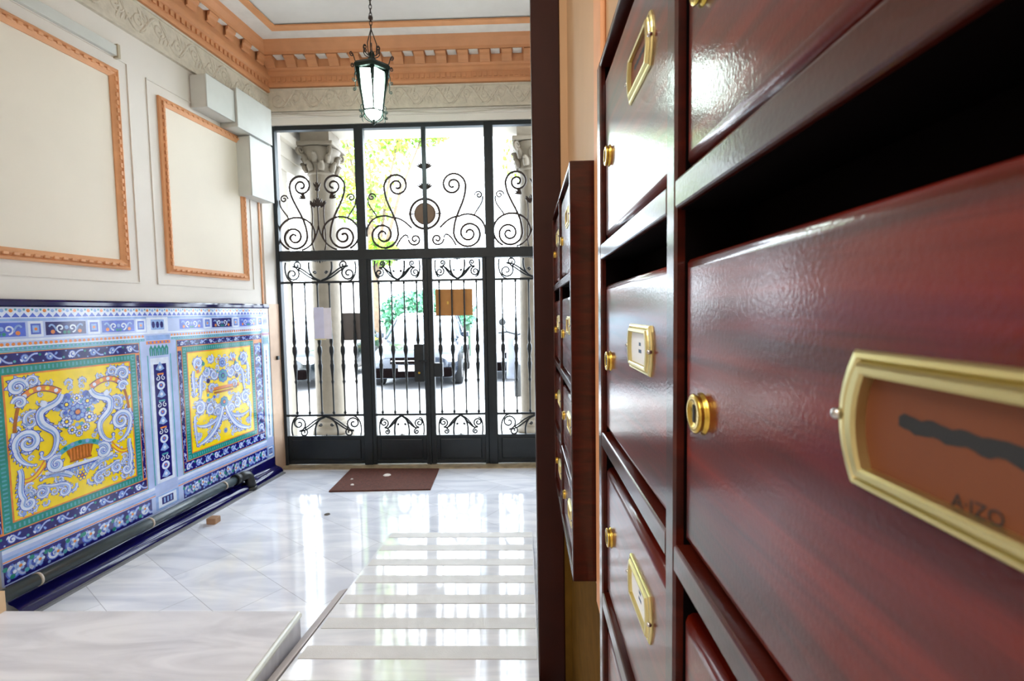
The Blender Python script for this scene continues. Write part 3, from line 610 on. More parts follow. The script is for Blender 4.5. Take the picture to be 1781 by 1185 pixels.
# ------------------------------------------------------------------ iron gate
def bar_profile(b, x, z0, z1, y=YG+.03):
    prof = [(z0, .007), (z0+.012, .015), (z0+.03, .007), (.76, .008), (.785, .015), (.80, .009), (.86, .013), (.935, .020), (.955, .013), (.975, .016), (.985, .011), (1.02, .013), (1.06, .022), (1.10, .020), (1.115, .010), (1.15, .017), (1.20, .014), (1.30, .008), (1.33, .012), (1.35, .007), (z1-.02, .007), (z1-.008, .013), (z1, .010)]
    b.lathe([(r, z) for z, r in prof], IRON, c=(x, y, 0), n=10)
def sweep2(b, P, r, mt, y=YG+.03, n=6):
    b.tube([(x, y, z) for x, z in P], r, mt, n)
def scrolls_band(b, x0, x1, z0, z1, upd):
    """small scroll band: u = 1 opens upward, -1 downward"""
    c = (x0+x1)/2; h = (x1-x0)/2; H = z1-z0; Z = (lambda t: z0+t*H) if upd > 0 else (lambda t: z1-t*H)
    for sg in (-1, 1):
        X = lambda d: c+sg*d*h
        def P_(pts): return [(X(p[0]), Z(p[1])) for p in pts]
        asp = H/h
        def spr(cx, cz, r, a0, tn): return [(X(cx+r_*cos(t_)), Z(cz+r_/asp*sin(t_))) for r_, t_ in [(r*(1-.85*i/20), a0+2*pi*tn*i/20) for i in range(21)]]
        sweep2(b, P_(bez((0, .02), (.22, .1), (.34, .45), (.3, .95), 12)), .009, IRON)
        sweep2(b, spr(.74, .36, .20, pi/2, 1.6), .008, IRON)
        sweep2(b, P_(bez((.03, .05), (.3, .2), (.45, .75), (.74, .36+.2/asp), 12)), .008, IRON)
        sweep2(b, spr(.62, .8, .12, -pi/2, -1.4), .0075, IRON); sweep2(b, P_(bez((.03, .03), (.35, .1), (.5, .6), (.62, .8-.12/asp), 12)), .0075, IRON)
        sweep2(b, P_(bez((.74, .36-.2/asp), (.9, .02), (.98, .5), (.92, .95), 8)), .0075, IRON)
        sweep2(b, spr(.15, .42, .045, 0, 1.2), .006, IRON)
        for q in range(4): sweep2(b, P_([(.012+.045*q, .99), (.012+.05*q, .88+.03*q)]), [.006, .002], IRON)
def panel(parent, x0, x1, nb, lock=None, bars_at=None):
    # rails
    for z0, z1, nm in ((1.682, 1.702, 'rail'), (.462, .482, 'rail')):
        b = MB(); b.box((x0, YG+.018, z0), (x1, YG+.042, z1), IRON, bev=.003); b.build(nm, parent)
    b = MB(); scrolls_band(b, x0+.01, x1-.01, 1.702, 1.885, 1); b.build('scroll_band', parent)
    b = MB(); scrolls_band(b, x0+.01, x1-.01, .275, .462, -1); b.build('scroll_band', parent)
    b = MB(); b.box((x0, YG+.02, .03), (x1, YG+.04, .275), IRON); b.box((x0+.03, YG+.012, .06), (x1-.03, YG+.03, .25), IRON, bev=.01); b.box((x0, YG+.012, .262), (x1, YG+.046, .282), IRON, bev=.003); b.box((x0, YG+.01, .02), (x1, YG+.05, .05), IRON, bev=.003); b.build('kick_panel', parent)
    for x in (bars_at or [x0+(x1-x0)*(i+.5)/nb for i in range(nb)]):
        b = MB(); bar_profile(b, x, .482, 1.682); b.build('bar', parent)
gate = thing('iron_gate_surround', (-.87, YG+.03, 0), 'tall dark wrought-iron grille with scrolled transoms and fixed side panels around the gate leaves', 'iron grille')
for x0, x1, z0, z1 in ((-2.232, -2.195, 0.013, 3.07), (-1.485, -1.405, 0.013, 3.07), (-.335, -.255, 0.013, 3.07), (.46, .499, 0.013, 3.07)):
    b = MB(); b.box((x0, YG-.002, z0), (x1, YG+.062, z1), IRON, bev=.005); b.build('post', gate)
b = MB(); b.box((-2.195, YG+.002, 3.035), (.46, YG+.056, 3.072), IRON, bev=.003); b.build('top_rail', gate)
b = MB(); b.box((-2.195, YG-.006, 1.885), (.46, YG+.066, 1.975), IRON, bev=.006); b.build('transom_bar', gate)
b = MB(); b.box((-.89, YG+.012, 1.975), (-.85, YG+.048, 3.04), IRON, bev=.004); b.build('transom_mullion', gate)
panel(gate, -2.195, -1.485, 6, bars_at=[-2.105, -1.99, -1.875, -1.765, -1.66, -1.545])
panel(gate, -.255, .46, 6)
def tube_s(name, pts, r, mt=IRONS):
    b = MB(); sweep2(b, pts, r, mt, n=8); return b.build(name, gate)
def leafset(b, x, z, sg, ang):
    for q in range(4):
        a_ = ang+sg*(q-1.5)*.35; P = [(x+cos(a_)*t*.07, z+sin(a_)*t*.07) for t in (0, .33, .66, 1)]; sweep2(b, P, [.004, .009, .008, .002], IRONS)
def arcs(cx, cz, r, t0, tn, X, shrink=.86, n=44, pw=.85):
    return [(X(cx+q*cos(t)), cz+q*sin(t)) for q, t in [(r*(1-shrink*(i/n)**pw), t0+2*pi*tn*i/n) for i in range(n+1)]]
def transom_side(c, hw):
    for sg in (-1, 1):
        b = MB(); X = lambda d: c+sg*d
        B = lambda *q: [(X(x), z) for x, z in bez(*q)]
        sweep2(b, list(reversed(arcs(.145, 2.55, .105, 0, 1.8, X)))+B((.25, 2.55), (.25, 2.40), (.11, 2.30), (.105, 2.10), 14)[1:-1]+arcs(.225, 2.10, .12, pi, 1.9, X), .0105, IRONS)
        sweep2(b, [(X(.2+.165*cos(t)), 2.125+.15*sin(t)) for t in [radians(200-i*9) for i in range(30)]], .0095, IRONS)
        sweep2(b, arcs(hw-.05, 2.44, .04, pi, -1.4, X), .007, IRONS); sweep2(b, B((hw-.012, 2.43), (hw, 2.36), (hw-.06, 2.32), (.27, 2.27), 10), .007, IRONS)
        leafset(b, X(.03), 2.36, sg, pi/2-sg*.3); leafset(b, X(.11), 2.44, sg, pi/2-sg*.9)
        sweep2(b, B((.16, 1.985), (.08, 2.0), (.02, 2.08), (0, 2.2), 10), .008, IRONS); sweep2(b, B((.05, 1.98), (.09, 2.1), (.02, 2.3), (.07, 2.42), 10), .006, IRONS)
        b.build('transom_scroll', gate)
    b = MB(); 
    for z in (2.38, 2.52): leafset(b, c, z, 1, pi/2); b.lathe([(.003, -.02), (.018, -.01), (.02, 0), (.012, .015), (.002, .03)], IRONS, c=(c, YG+.03, z), n=10)
    sweep2(b, [(c, 2.2), (c, 2.6), (c, 2.74)], [.006, .006, .002], IRONS); b.build('transom_finial', gate)
transom_side(-1.84, .355); transom_side(.10, .355)
# centre transom, mirrored round the medallion
for sg in (-1, 1):
    b = MB(); c = -.87; X = lambda d: c+sg*d
    B = lambda *q: [(X(x), z) for x, z in bez(*q)]
    sweep2(b, list(reversed(arcs(.25, 2.535, .115, 0, 1.85, X)))+B((.365, 2.535), (.365, 2.36), (.25, 2.28), (.25, 2.105), 14)[1:-1]+arcs(.385, 2.105, .135, pi, 2.0, X), .0105, IRONS)
    sweep2(b, [(X(.375+.16*cos(t)), 2.12+.155*sin(t)) for t in [radians(-10+i*9) for i in range(15)]]+B((.27, 2.255), (.2, 2.24), (.17, 2.2), (.125, 2.16), 8), .009, IRONS)
    sweep2(b, arcs(.10, 2.06, .06, 0, -1.5, X), .009, IRONS); sweep2(b, B((.16, 2.07), (.17, 2.13), (.22, 2.1), (.27, 2.0), 8), .008, IRONS)
    sweep2(b, arcs(.48, 2.44, .038, pi, -1.4, X), .007, IRONS); sweep2(b, B((.515, 2.43), (.52, 2.36), (.46, 2.32), (.44, 2.27), 8), .007, IRONS)
    leafset(b, X(.018), 2.5, sg, pi/2-sg*.4); leafset(b, X(.018), 2.68, sg, pi/2-sg*.5)
    b.build('transom_scroll', gate)
b = MB()
ring = [(-.875+.132*cos(2*pi*i/40), YG+.03, 2.285+.132*sin(2*pi*i/40)) for i in range(41)]; b.tube(ring, .012, IRONS, 8, closed=True)
for q in range(4):
    a_ = pi/2*q; b.tube([(-.875+.1*cos(a_), YG+.03, 2.285+.1*sin(a_)), (-.875+.15*cos(a_), YG+.03, 2.285+.15*sin(a_))], .006, IRONS)
b.build('medallion_ring', gate)
b = MB(); b.lathe([(.001, -.012), (.085, -.012), (.098, -.004), (.098, .006), (.085, .012), (.001, .012)], mat('medallion_bronze', '#6a5648', .45, .4), c=(-.875, YG+.03, 2.285), axis='y', n=36, smooth=False); b.build('medallion', gate)['label'] = 'round brown-grey medallion'
for sgn, lab in ((-1, 'left dark iron gate leaf with upright bars and the lock case'), (1, 'right dark iron gate leaf, behind which the brown cardboard sign hangs')):
    lf = thing('gate_leaf', (-.87+sgn*.265, YG+.03, 0.013), lab, 'gate', 'gate leaves')
    xa, xb = ((-1.404, -.8665) if sgn < 0 else (-.865, -.336))
    for e0, e1 in ((xa, xa+.035), (xb-.045 if sgn < 0 else xb-.035, xb)) if sgn < 0 else ((xa, xa+.045), (xb-.035, xb)):
        b = MB(); b.box((e0, YG+.005, .014), (e1, YG+.052, 1.884), IRON, bev=.004); b.build('stile', lf)
    if sgn < 0:
        b = MB(); b.box((-.885, YG-.006, .014), (-.8655, YG+.004, 1.884), IRON, bev=.002); b.build('cover_strip', lf)
    ia, ib = (xa+.035, xb-.045) if sgn < 0 else (xa+.045, xb-.035)
    panel(lf, ia, ib, 4)
    b = MB()
    if sgn < 0:
        b.box((-1.0, YG-.015, .775), (-.915, YG+.05, 1.118), IRON, bev=.005); b.lathe([(.012, 0), (.012, -.012), (.004, -.014)], BRASS, c=(-.955, YG-.013, .86), axis='y', n=12); b.build('lock_case', lf)
        b = MB(); b.tube([(-.895, YG-.01, .97), (-.895, YG-.045, .97), (-.95, YG-.05, .965)], .008, IRON, 8); b.build('handle', lf)
    else:
        b.box((-.825, YG-.008, .82), (-.745, YG+.05, .945), IRON, bev=.004); b.build('strike_plate', lf)
# sheets fixed to the gate
b = MB(); b.box((-.805, YG+.055, 1.372), (-.467, YG+.06, 1.612), mat('cardboard', '#c0884e', .8, vary=.08)); b.box((-.70, YG+.0545, 1.475), (-.685, YG+.0551, 1.50), mat('sticker_yellow', '#e8c25a', .6)); tag(b.build('cardboard_sign'), 'brown cardboard sign behind the bars of the right gate leaf', 'sign')
b = MB(); b.box((-1.905, YG+.003, 1.175), (-1.815, YG+.005, 1.465), mat('notice_white', '#d5d6ee', .7)); b.box((-1.815, YG+.0055, 1.178), (-1.748, YG+.0075, 1.46), mat('notice_white2', '#e6e3ee', .7)); b.box((-1.905, YG+.002, 1.17), (-1.80, YG+.0029, 1.18), mat('tape_yellow', '#d8d0a0', .6)); tag(b.build('paper_notice'), 'white paper notice on the bars of the left side panel', 'paper')
b = MB(); b.box((-1.675, YG+.055, 1.16), (-1.492, YG+.07, 1.41), mat('plaque_grey', '#6f6a66', .5), bev=.003); tag(b.build('grey_plaque'), 'grey-brown plaque behind the bars left of the gate leaves', 'plaque')

# ------------------------------------------------------------------ lantern
def lantern(X, Y, label):
    t = thing('hanging_lantern', (X, Y, 2.70), label, 'lamp', 'hall lanterns')
    GI = mat('green_black_iron', '#1c2e28', .4, .5)
    GL = MATS.get('lantern_glass')
    if not GL:
        GL = mat('lantern_glass', '#e8fff6', .3, emit=26.0)
    n = 6; off = .82
    def hexr(r, z): return [(X+r*cos(2*pi*i/n+off), Y+r*sin(2*pi*i/n+off), z) for i in range(n)]
    b = MB(); b.grid([hexr(.066, 2.80), hexr(.104, 3.055)], GL, closed=True, smooth=False, caps=True); b.grid([hexr(.012, 2.735), hexr(.045, 2.755), hexr(.058, 2.785)], GL, closed=True, smooth=False, caps=True); b.build('glass', t)['label'] = 'glowing white glass panes'
    b = MB()
    for i in range(n):
        a0, a1 = hexr(.070, 2.79)[i], hexr(.110, 3.06)[i]; b.tube([a0, ((a0[0]+a1[0])/2, (a0[1]+a1[1])/2, (a0[2]+a1[2])/2), a1], [.006, .007, .018], GI, 6)
        a2 = hexr(.070, 2.79)[(i+1) % n]; b.tube([a0, a2], .006, GI, 6); a3 = hexr(.102, 3.045)[(i+1) % n]; b.tube([a1, a3], .008, GI, 6)
        # curled ribs under the glass
        ang = 2*pi*i/n+off; P = [(X+r_*cos(ang), Y+r_*sin(ang), z_) for r_, z_ in bez((.07, 2.79), (.085, 2.75), (.03, 2.735), (.012, 2.72), 8)]; b.tube(P, .004, GI, 5)
        # tulip drop at the head of each pane
        am = ang+pi/n; rm = .09
        for sg in (-1, 1):
            q = [(X+rm*cos(am)-sin(am)*u*sg, Y+rm*sin(am)+cos(am)*u*sg, z_) for u, z_ in spiral(.018, 3.02, .016, .003, 0, 1.2, 12)]; b.tube(q, .003, GI, 5)
    b.lathe([(.002, 2.70), (.010, 2.712), (.006, 2.725), (.012, 2.735), (.005, 2.745)], GI, c=(X, Y, 0), n=10); b.build('cage', t)
    b = MB(); rows = [hexr(r_, z_) for r_, z_ in ((.108, 3.05), (.130, 3.054), (.136, 3.075), (.120, 3.094), (.06, 3.115), (.03, 3.14), (.014, 3.165))]
    b.grid(rows, GI, closed=True, smooth=False, caps=True); b.lathe([(.014, 3.16), (.022, 3.17), (.018, 3.185), (.008, 3.2)], GI, c=(X, Y, 0), n=12); b.build('crown_cap', t)
    for i in range(n):
        ang = 2*pi*i/n+off
        def R(u, z_): return (X+u*cos(ang), Y+u*sin(ang), z_)
        b = MB(); b.tube([R(u, z_) for u, z_ in bez((.11, 3.07), (.14, 3.10), (.13, 3.135), (.155, 3.14), 8)+spiral(.150, 3.125, .016, .004, pi/2, -1.2, 10)], .0035, IRONS, 5); b.build('scroll_arm', t)
        b = MB(); b.tube([R(u, z_) for u, z_ in bez((.104, 3.03), (.13, 3.03), (.14, 3.0), (.13, 2.97), 8)+spiral(.142, 2.965, .014, .003, pi, 1.2, 10)], .003, GI, 5); b.build('scroll_arm', t)
        b = MB(); b.tube([R(u, z_) for u, z_ in bez((.073, 2.81), (.095, 2.83), (.1, 2.80), (.09, 2.78), 8)+spiral(.10, 2.775, .011, .003, pi, 1.2, 10)], .003, GI, 5); b.build('scroll_arm', t)
        b = MB(); b.tube([R(u, z_) for u, z_ in bez((.07, 2.79), (.09, 2.77), (.095, 2.745), (.08, 2.735), 8)], .003, GI, 5); b.build('scroll_arm', t)
        b = MB(); b.tube([R(u, z_) for u, z_ in bez((.02, 3.16), (.06, 3.17), (.075, 3.21), (.05, 3.225), 8)+spiral(.052, 3.21, .015, .004, pi/2, 1.2, 10)], .0035, IRONS, 5); b.build('scroll_arm', t)
    b = MB()
    for i in range(3):
        ang = 2*pi*i/3; b.tube([(X+.03*cos(ang), Y+.03*sin(ang), 3.165), (X+.036*cos(ang), Y+.036*sin(ang), 3.24), (X, Y, 3.345)], .0035, IRONS, 5)
    b.build('hanger', t)
    b = MB(); z = 3.34; k = 0
    while z < CH-.02:
        P = [(X+(.009*cos(q) if k % 2 else 0), Y+(0 if k % 2 else .009*cos(q)), z+.016+.018*sin(q)) for q in [2*pi*j/10 for j in range(11)]]; b.tube(P, .0028, IRONS, 5, closed=True); z += .027; k += 1
    b.lathe([(.002, 3.40), (.016, 3.41), (.016, 3.425), (.002, 3.435)], IRONS, c=(X, Y, 0), n=10)
    b.lathe([(.045, CH-.001), (.04, CH-.02), (.012, CH-.03), (.004, CH-.045)], IRONS, c=(X, Y, 0), n=16); b.build('chain', t)
    return t
lantern(-1.02, 3.4, 'ornate dark iron lantern with glowing white glass hanging before the gate')

# ------------------------------------------------------------------ mailboxes
XF = .095; XD = .1005; XW = .1495
ROWS = [(1.487, 1.6775), (1.2505, 1.4315), (1.042, 1.202), (.852, .992)]
RAILS = [(1.4620, 1.4805), (1.2285, 1.2470), (1.018, 1.0385)]
def mailbox(Y0, label):
    t = thing('mailbox_cabinet', (.122, Y0+.306, .828), label, 'mailbox', 'mahogany mailbox cabinets')
    posts = [(Y0, Y0+.019), (Y0+.296, Y0+.314), (Y0+.590, Y0+.612)]
    for i, (a0, a1) in enumerate(posts):
        b = MB(); b.box((XF, a0, .828), (XW, a1, 1.700), WOODF, bev=.0018); b.build('side_panel' if i != 1 else 'divider', t)
    b = MB(); b.box((XF, Y0+.019, 1.692), (XW, Y0+.590, 1.6995), WOODF, bev=.0015); b.build('top_panel', t)
    b = MB(); b.box((XF, Y0+.019, .8285), (XW, Y0+.590, .848), WOODF, bev=.0015); b.build('bottom_panel', t)
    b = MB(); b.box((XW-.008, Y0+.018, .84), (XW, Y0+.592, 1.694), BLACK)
    for q in (Y0+.0192, Y0+.2945, Y0+.3142, Y0+.5885): b.box((XD+.001, q, .849), (XW-.009, q+.0012, 1.691), BLACK)  # black linings paint in the darkness of deep slots
    b.build('back_panel', t)['label'] = 'cabinet interior coloured black for the shade inside the slots'
    for c in (0, 1):
        ya, yb = ((Y0+.0205, Y0+.2945), (Y0+.3155, Y0+.5885))[c]
        for z0, z1 in RAILS:
            b = MB(); b.box((XF, ya-.002, z0), (XW-.009, yb+.002, z1), WOODF, bev=.0018); b.box((XF+.004, ya, z0-.0006), (XW-.009, yb, z0+.001), BLACK); b.build('shelf_rail', t)  # thin black sheet under the rail is painted slot shade
        for ri, (z0, z1) in enumerate(ROWS):
            dr = MB()
            # raised door with a rounded edge
            rows = []
            for ins, x in ((0, XD+.017), (0, XD+.0065), (.0012, XD+.003), (.0035, XD+.0008), (.007, XD)):
                rows.append([(x, ya+.0012+ins, z0+ins), (x, yb-.0012-ins, z0+ins), (x, yb-.0012-ins, z1-ins), (x, ya+.0012+ins, z1-ins)])
            dr.grid(rows, WOOD, closed=True, smooth=True)
            r = rows[-1]; dr.face([r[0], r[3], r[2], r[1]], WOOD); r = rows[0]; dr.face([r[0], r[1], r[2], r[3]], WOOD)
            door = dr.build('door', t)
            zl = (1.577, 1.340, 1.126, .915)[ri]; yl = yb-.032; zp = zl+(.030, .0265, .0185, .02)[ri]
            k = MB(); k.lathe([(.0122, XD+.001), (.0122, XD-.0004), (.0108, XD-.0014), (.0104, XD-.0028), (.0116, XD-.0042), (.0104, XD-.0052), (.0075, XD-.0054), (.0068, XD-.0046), (.001, XD-.0044)], BRASS, c=(0, yl, zl), axis='x', n=28)
            k.box((XD-.0048, yl-.0014, zl-.005), (XD-.0043, yl+.0014, zl+.005), INK); k.build('lock', door)
            # plate: Y from yp0 to yp1, ends bowed outwards
            yp1 = yb-(.157 if c == 0 else .142); yp0 = yp1-.078; hz = .0205
            def outline(ins, bow, n=8):
                P = []
                zt, zb_ = zp+hz-ins, zp-hz+ins; e1 = yp1-ins*1.15; e0 = yp0+ins*1.15
                for i in range(n+1):
                    q = -1+2*i/n; P.append((e1-.0+bow*(1-q*q)-.003, zb_+(zt-zb_)*(q+1)/2))
                for i in range(n+1):
                    q = 1-2*i/n; P.append((e0-bow*(1-q*q)+.003, zb_+(zt-zb_)*(q+1)/2))
                return P
            fr = MB(); lev = [(0, .006, XD+.001), (0, .006, XD-.001), (.0008, .006, XD-.0022), (.0022, .0055, XD-.0026), (.0030, .005, XD-.0016), (.0036, .005, XD-.0032), (.0045, .0045, XD-.0044), (.0062, .0035, XD-.0046), (.0070, .003, XD-.004), (.0072, .003, XD-.0012)]
            fr.grid([[(x, y, z) for y, z in outline(ins, bw)] for ins, bw, x in lev], BRASSW, closed=True, smooth=False)
            o = fr.build('nameplate_frame', door)
            for e in (yp1+.0015, yp0-.0015):
                sc_ = MB(); sc_.lathe([(.0019, XD-.0015), (.0019, XD-.0038), (.0012, XD-.0046), (.0002, XD-.0048)], STEEL, c=(0, e, zp), axis='x', n=12); sc_.build('screw', door)
            cdm = CARDW if (c == 1 and ri in (1, 2)) else CARD
            cc = MB(); P = outline(.0070, .003); cc.face([(XD-.0012, y, z) for y, z in P], cdm)
            cc.face([(XD-.0002, y, z) for y, z in reversed(P)], cdm)
            if cdm is CARD:   # blotted-out name: a thick soft scribble, and a short line of text beneath
                random.seed(ri*7+c)
                S = [(XD-.00135, yp1-.021-.0018*i, zp+.0028+.0004*sin(i*1.3)) for i in range(26)]
                W_ = [.0012]+[.0018+.0006*random.random() for i in range(25)]
                for i in range(25):
                    a_, b_ = S[i], S[i+1]; cc.face([(a_[0], a_[1], a_[2]-W_[i]), (b_[0], b_[1], b_[2]-W_[i+1]), (b_[0], b_[1], b_[2]+W_[i+1]), (a_[0], a_[1], a_[2]+W_[i])], INK)
            else:
                cc.face([(XD-.00135, yp1-.037, zp-.004), (XD-.00135, yp1-.047, zp-.004), (XD-.00135, yp1-.047, zp-.001), (XD-.00135, yp1-.037, zp-.001)], INKB)
                cc.face([(XD-.00135, yp1-.038, zp+.002), (XD-.00135, yp1-.045, zp+.002), (XD-.00135, yp1-.045, zp+.005), (XD-.00135, yp1-.038, zp+.005)], INKB)
            cc.build('name_card', door)
            if cdm is CARD:
                fc = bpy.data.curves.new('card_lettering', 'FONT'); fc.body = 'A·IZQ'; fc.size = .0048; fc.extrude = .00002; fc.align_x = 'LEFT'
                fo = bpy.data.objects.new('card_lettering', fc); COL.objects.link(fo); dg = bpy.context.evaluated_depsgraph_get(); me = bpy.data.meshes.new_from_object(fo.evaluated_get(dg)); COL.objects.unlink(fo); bpy.data.objects.remove(fo)
                # text runs towards -Y, up +Z, faces -X
                M = Matrix(((0, 0, -1, XD-.0014), (-1, 0, 0, yp1-.0375), (0, 1, 0, zp-.0134), (0, 0, 0, 1))); me.transform(M); org = ORG[door.name]; me.transform(Matrix.Translation(-org))
                lo = bpy.data.objects.new('card_lettering', me); COL.objects.link(lo); me.materials.clear(); me.materials.append(INK); lo.parent = door
    return t
mb1 = mailbox(.013, 'large dark red mahogany mailbox cabinet filling the right foreground, with brass locks')
mb2 = copy_tree(mb1); mb2.location.y += .977; mb2['label'] = 'second dark mahogany mailbox cabinet farther along the right wall, seen edge-on'

# ------------------------------------------------------------------ porch and street
PST = mat('porch_stone', '#b9b2a6', .7, vary=.06, scale=4); STN = mat('column_stone', '#756c5e', .7, vary=.12, scale=9, bump=.2, bscale=30); PAV = mat('pavement', '#cfccc6', .8)
b = MB(); b.box((-6, 4.43, -.12), (3, 7.9, -.005), PAV); b.box((-25, 7.9, -.2), (22, 40, -.06), mat('asphalt', '#a9a9ab', .85)); o = b.build('pavement'); tag(o, 'sunlit pavement and street beyond the gate', 'pavement'); o['kind'] = 'structure'
b = MB(); b.box((-2.75, 4.5, 0), (-2.42, 5.0, 3.8), PST); struct(b.build('wall_porch'))
b = MB()
for i, (dx, z0, z1) in enumerate(((.16, 3.42, 3.7), (.12, 3.30, 3.42), (.07, 3.20, 3.30), (.11, 3.12, 3.2), (.05, 2.98, 3.12), (.03, 2.86, 2.98))):
    b.box((-2.6, 4.5, z0), (-2.42+dx, 5.35, z1), PST)
struct(b.build('trim_15'))
b = MB(); b.box((-6, 4.49, 3.72), (3, 5.6, 3.9), PST); b.box((-6, 5.02, 3.31), (3, 5.38, 3.72), PST); struct(b.build('trim_16'))
def column(x, y, label):
    t = thing('stone_column', (x, y, 0), label, 'column', 'porch columns')
    b = MB(); b.box((x-.19, y-.19, -.005), (x+.19, y+.19, .1), STN, bev=.005); b.lathe([(.185, .1), (.195, .13), (.185, .16), (.16, .175), (.16, .2), (.17, .22), (.15, .25)], STN, c=(x, y, 0), n=28); b.build('base', t)
    b = MB(); n = 40; rows = []
    for z, r in ((.25, .146), (1.2, .146), (2.0, .141), (2.86, .13)): rows.append([(x+(r-.005*(i % 2))*cos(2*pi*i/n), y+(r-.005*(i % 2))*sin(2*pi*i/n), z) for i in range(n)])
    b.grid(rows, STN, closed=True, smooth=True); b.build('shaft', t)
    b = MB(); b.lathe([(.13, 2.86), (.15, 2.875), (.135, 2.89), (.14, 2.95), (.16, 3.05), (.20, 3.13), (.17, 3.14)], STN, c=(x, y, 0), n=28)
    for i in range(8):
        a_ = 2*pi*i/8+pi/8
        for r0, z0, sc_ in ((.14, 2.9, 1), (.15, 2.98, .9)):
            a2 = a_+(pi/8 if sc_ < 1 else 0); P = [(x+u*cos(a2), y+u*sin(a2), z_) for u, z_ in bez((r0, z0), (r0+.02, z0+.06), (r0+.04, z0+.09), (r0+.065, z0+.07), 6)]; b.tube(P, [.03, .035, .035, .03, .025, .02, .01], STN, 6)
    for sx in (-1, 1):
        for sy in (-1, 1):
            P = [(x+sx*.7071*u, y+sy*.7071*u, z_) for u, z_ in spiral(.21, 3.10, .055, .01, pi, 1.6, 20)]; b.tube(P, .016, STN, 6)
    b.box((x-.2, y-.2, 3.14), (x+.2, y+.2, 3.18), STN, bev=.008); b.box((x-.15, y-.15, 3.18), (x+.15, y+.15, 3.312), STN); b.build('capital', t)['label'] = 'carved leafy capital'
column(-2.14, 5.2, 'stone porch column with carved capital behind the left side panel of the gate')
column(.10, 5.2, 'stone porch column with carved capital behind the right side panel of the gate')
b = MB(); b.box((-2.31, 5.95, -.005), (-2.15, 6.12, 2.4), mat('pale_post_paint', '#d8d0cc', .6), bev=.01); b.box((-2.34, 5.92, 2.4), (-2.12, 6.15, 2.46), MATS['pale_post_paint'], bev=.01); tag(b.build('stone_post'), 'pale square post on the pavement just right of the left column', 'post')
b = MB(); b.lathe([(.085, -.005), (.085, .05), (.07, .07), (.066, 2.4), (.05, 3.4)], mat('blue_grey_paint', '#a9b4bf', .5), c=(-.67, 7.75, 0), n=20); tag(b.build('street_pole'), 'blue-grey street pole seen beside the right gate post', 'pole')
def car(cx, cy, rot, paint, label, rear=False):
    t = thing('parked_car', (cx, cy, -.06), label, 'car', 'cars parked in the street')
    ca, sa = cos(rot), sin(rot)
    def tf(x, y, z): return (cx+x*ca-y*sa, cy+x*sa+y*ca, z-.06)   # x across, y along (front at -y)
    def loft(secs, mt):
        rows = []
        for y, prof in secs: rows.append([tf(x, y, z) for x, z in prof])
        return rows
    GLS = mat('car_glass', '#7f909c', .05, vary=.02); TY = mat('tyre', '#101112', .7); CH_ = mat('chrome', '#c9ccd0', .12, 1.0); HL = mat('headlight', '#e6edf2', .1)
    def sec(y, w, zb, zs, zt): return (y, [(-w*.93, zb), (w*.93, zb), (w, zb+.15), (w, zs), (w*.93, zt-.04), (w*.8, zt), (-w*.8, zt), (-w*.93, zt-.04), (-w, zs), (-w, zb+.15)])
    b = MB(); b.grid(loft([sec(-2.05, .62, .3, .5, .58), sec(-2.0, .74, .22, .55, .68), sec(-1.8, .82, .2, .62, .76), sec(-1.0, .85, .2, .72, .88), sec(-.7, .86, .2, .76, .93), sec(1.1, .86, .2, .78, .95), sec(1.8, .84, .22, .75, .93), sec(2.0, .76, .28, .65, .86), sec(2.05, .65, .34, .6, .75)], paint), paint, closed=True, smooth=True, caps=True); b.build('body', t)
    def cab(y, w, z): return (y, [(-w, .9), (w, .9), (w*.93, (z+.9)/2), (w*.8, z), (-w*.8, z), (-w*.93, (z+.9)/2)])
    b = MB(); b.grid(loft([cab(-.85, .78, .92), cab(-.2, .77, 1.38), cab(.3, .77, 1.44), cab(1.1, .76, 1.40), cab(1.75, .74, .95)], GLS), GLS, closed=True, smooth=False, caps=True); b.build('windows', t)
    b = MB(); b.grid(loft([(y, [(-w, z), (w, z), (w*.95, z+.03), (-w*.95, z+.03)]) for y, w, z in ((-.18, .62, 1.372), (.3, .63, 1.43), (1.12, .62, 1.39))], paint), paint, closed=True, smooth=False, caps=True)
    for sx in (-1, 1):
        for (y0, z0, w0), (y1, z1, w1) in (((-.85, .92, .77), (-.18, 1.38, .63)), ((1.12, 1.40, .62), (1.75, .95, .73)), ((.3, .92, .79), (.3, 1.43, .64))):
            b.tube([tf(sx*w0, y0, z0), tf(sx*w1, y1, z1)], .03, paint, 6)
    b.build('roof', t)
    for sx in (-1, 1):
        for y in (-1.3, 1.3):
            b = MB(); rows = []
            for r_, h in ((.12, .70), (.30, .70), (.32, .74), (.32, .86), (.30, .89), (.2, .885), (.19, .87), (.03, .88)):
                rows.append([tf(sx*h, y+r_*cos(2*pi*i/20), .32+r_*sin(2*pi*i/20)) for i in range(20)])
            b.grid(rows[:6], TY, closed=True, smooth=True, caps=True); b.grid(rows[5:], CH_, closed=True, smooth=True, caps=True); b.build('wheel', t)
        b = MB(); b.box((sx*.68-.16, -2.03, .52), (sx*.68+.16, -1.9, .66), HL, tf=tf, bev=.02); b.build('headlight', t)
        b = MB(); b.box((sx*.92-.08, -.72, .93), (sx*.92+.08, -.6, 1.05), paint, tf=tf, bev=.02); b.build('mirror', t)
        b = MB(); b.box((sx*.66-.14, 1.95, .62), (sx*.66+.14, 2.045, .76), mat('tail_red', '#8c1a16', .3), tf=tf, bev=.02); b.build('tail_light', t)
    b = MB(); b.box((-.42, -2.075, .5), (.42, -1.98, .62), BLACK, tf=tf, bev=.01); b.box((-.4, -2.085, .55), (.4, -2.07, .57), CH_, tf=tf); b.build('grille', t)
    b = MB(); b.box((-.74, -2.1, .24), (.74, -1.95, .42), BLACK, tf=tf, bev=.03); b.build('bumper', t)
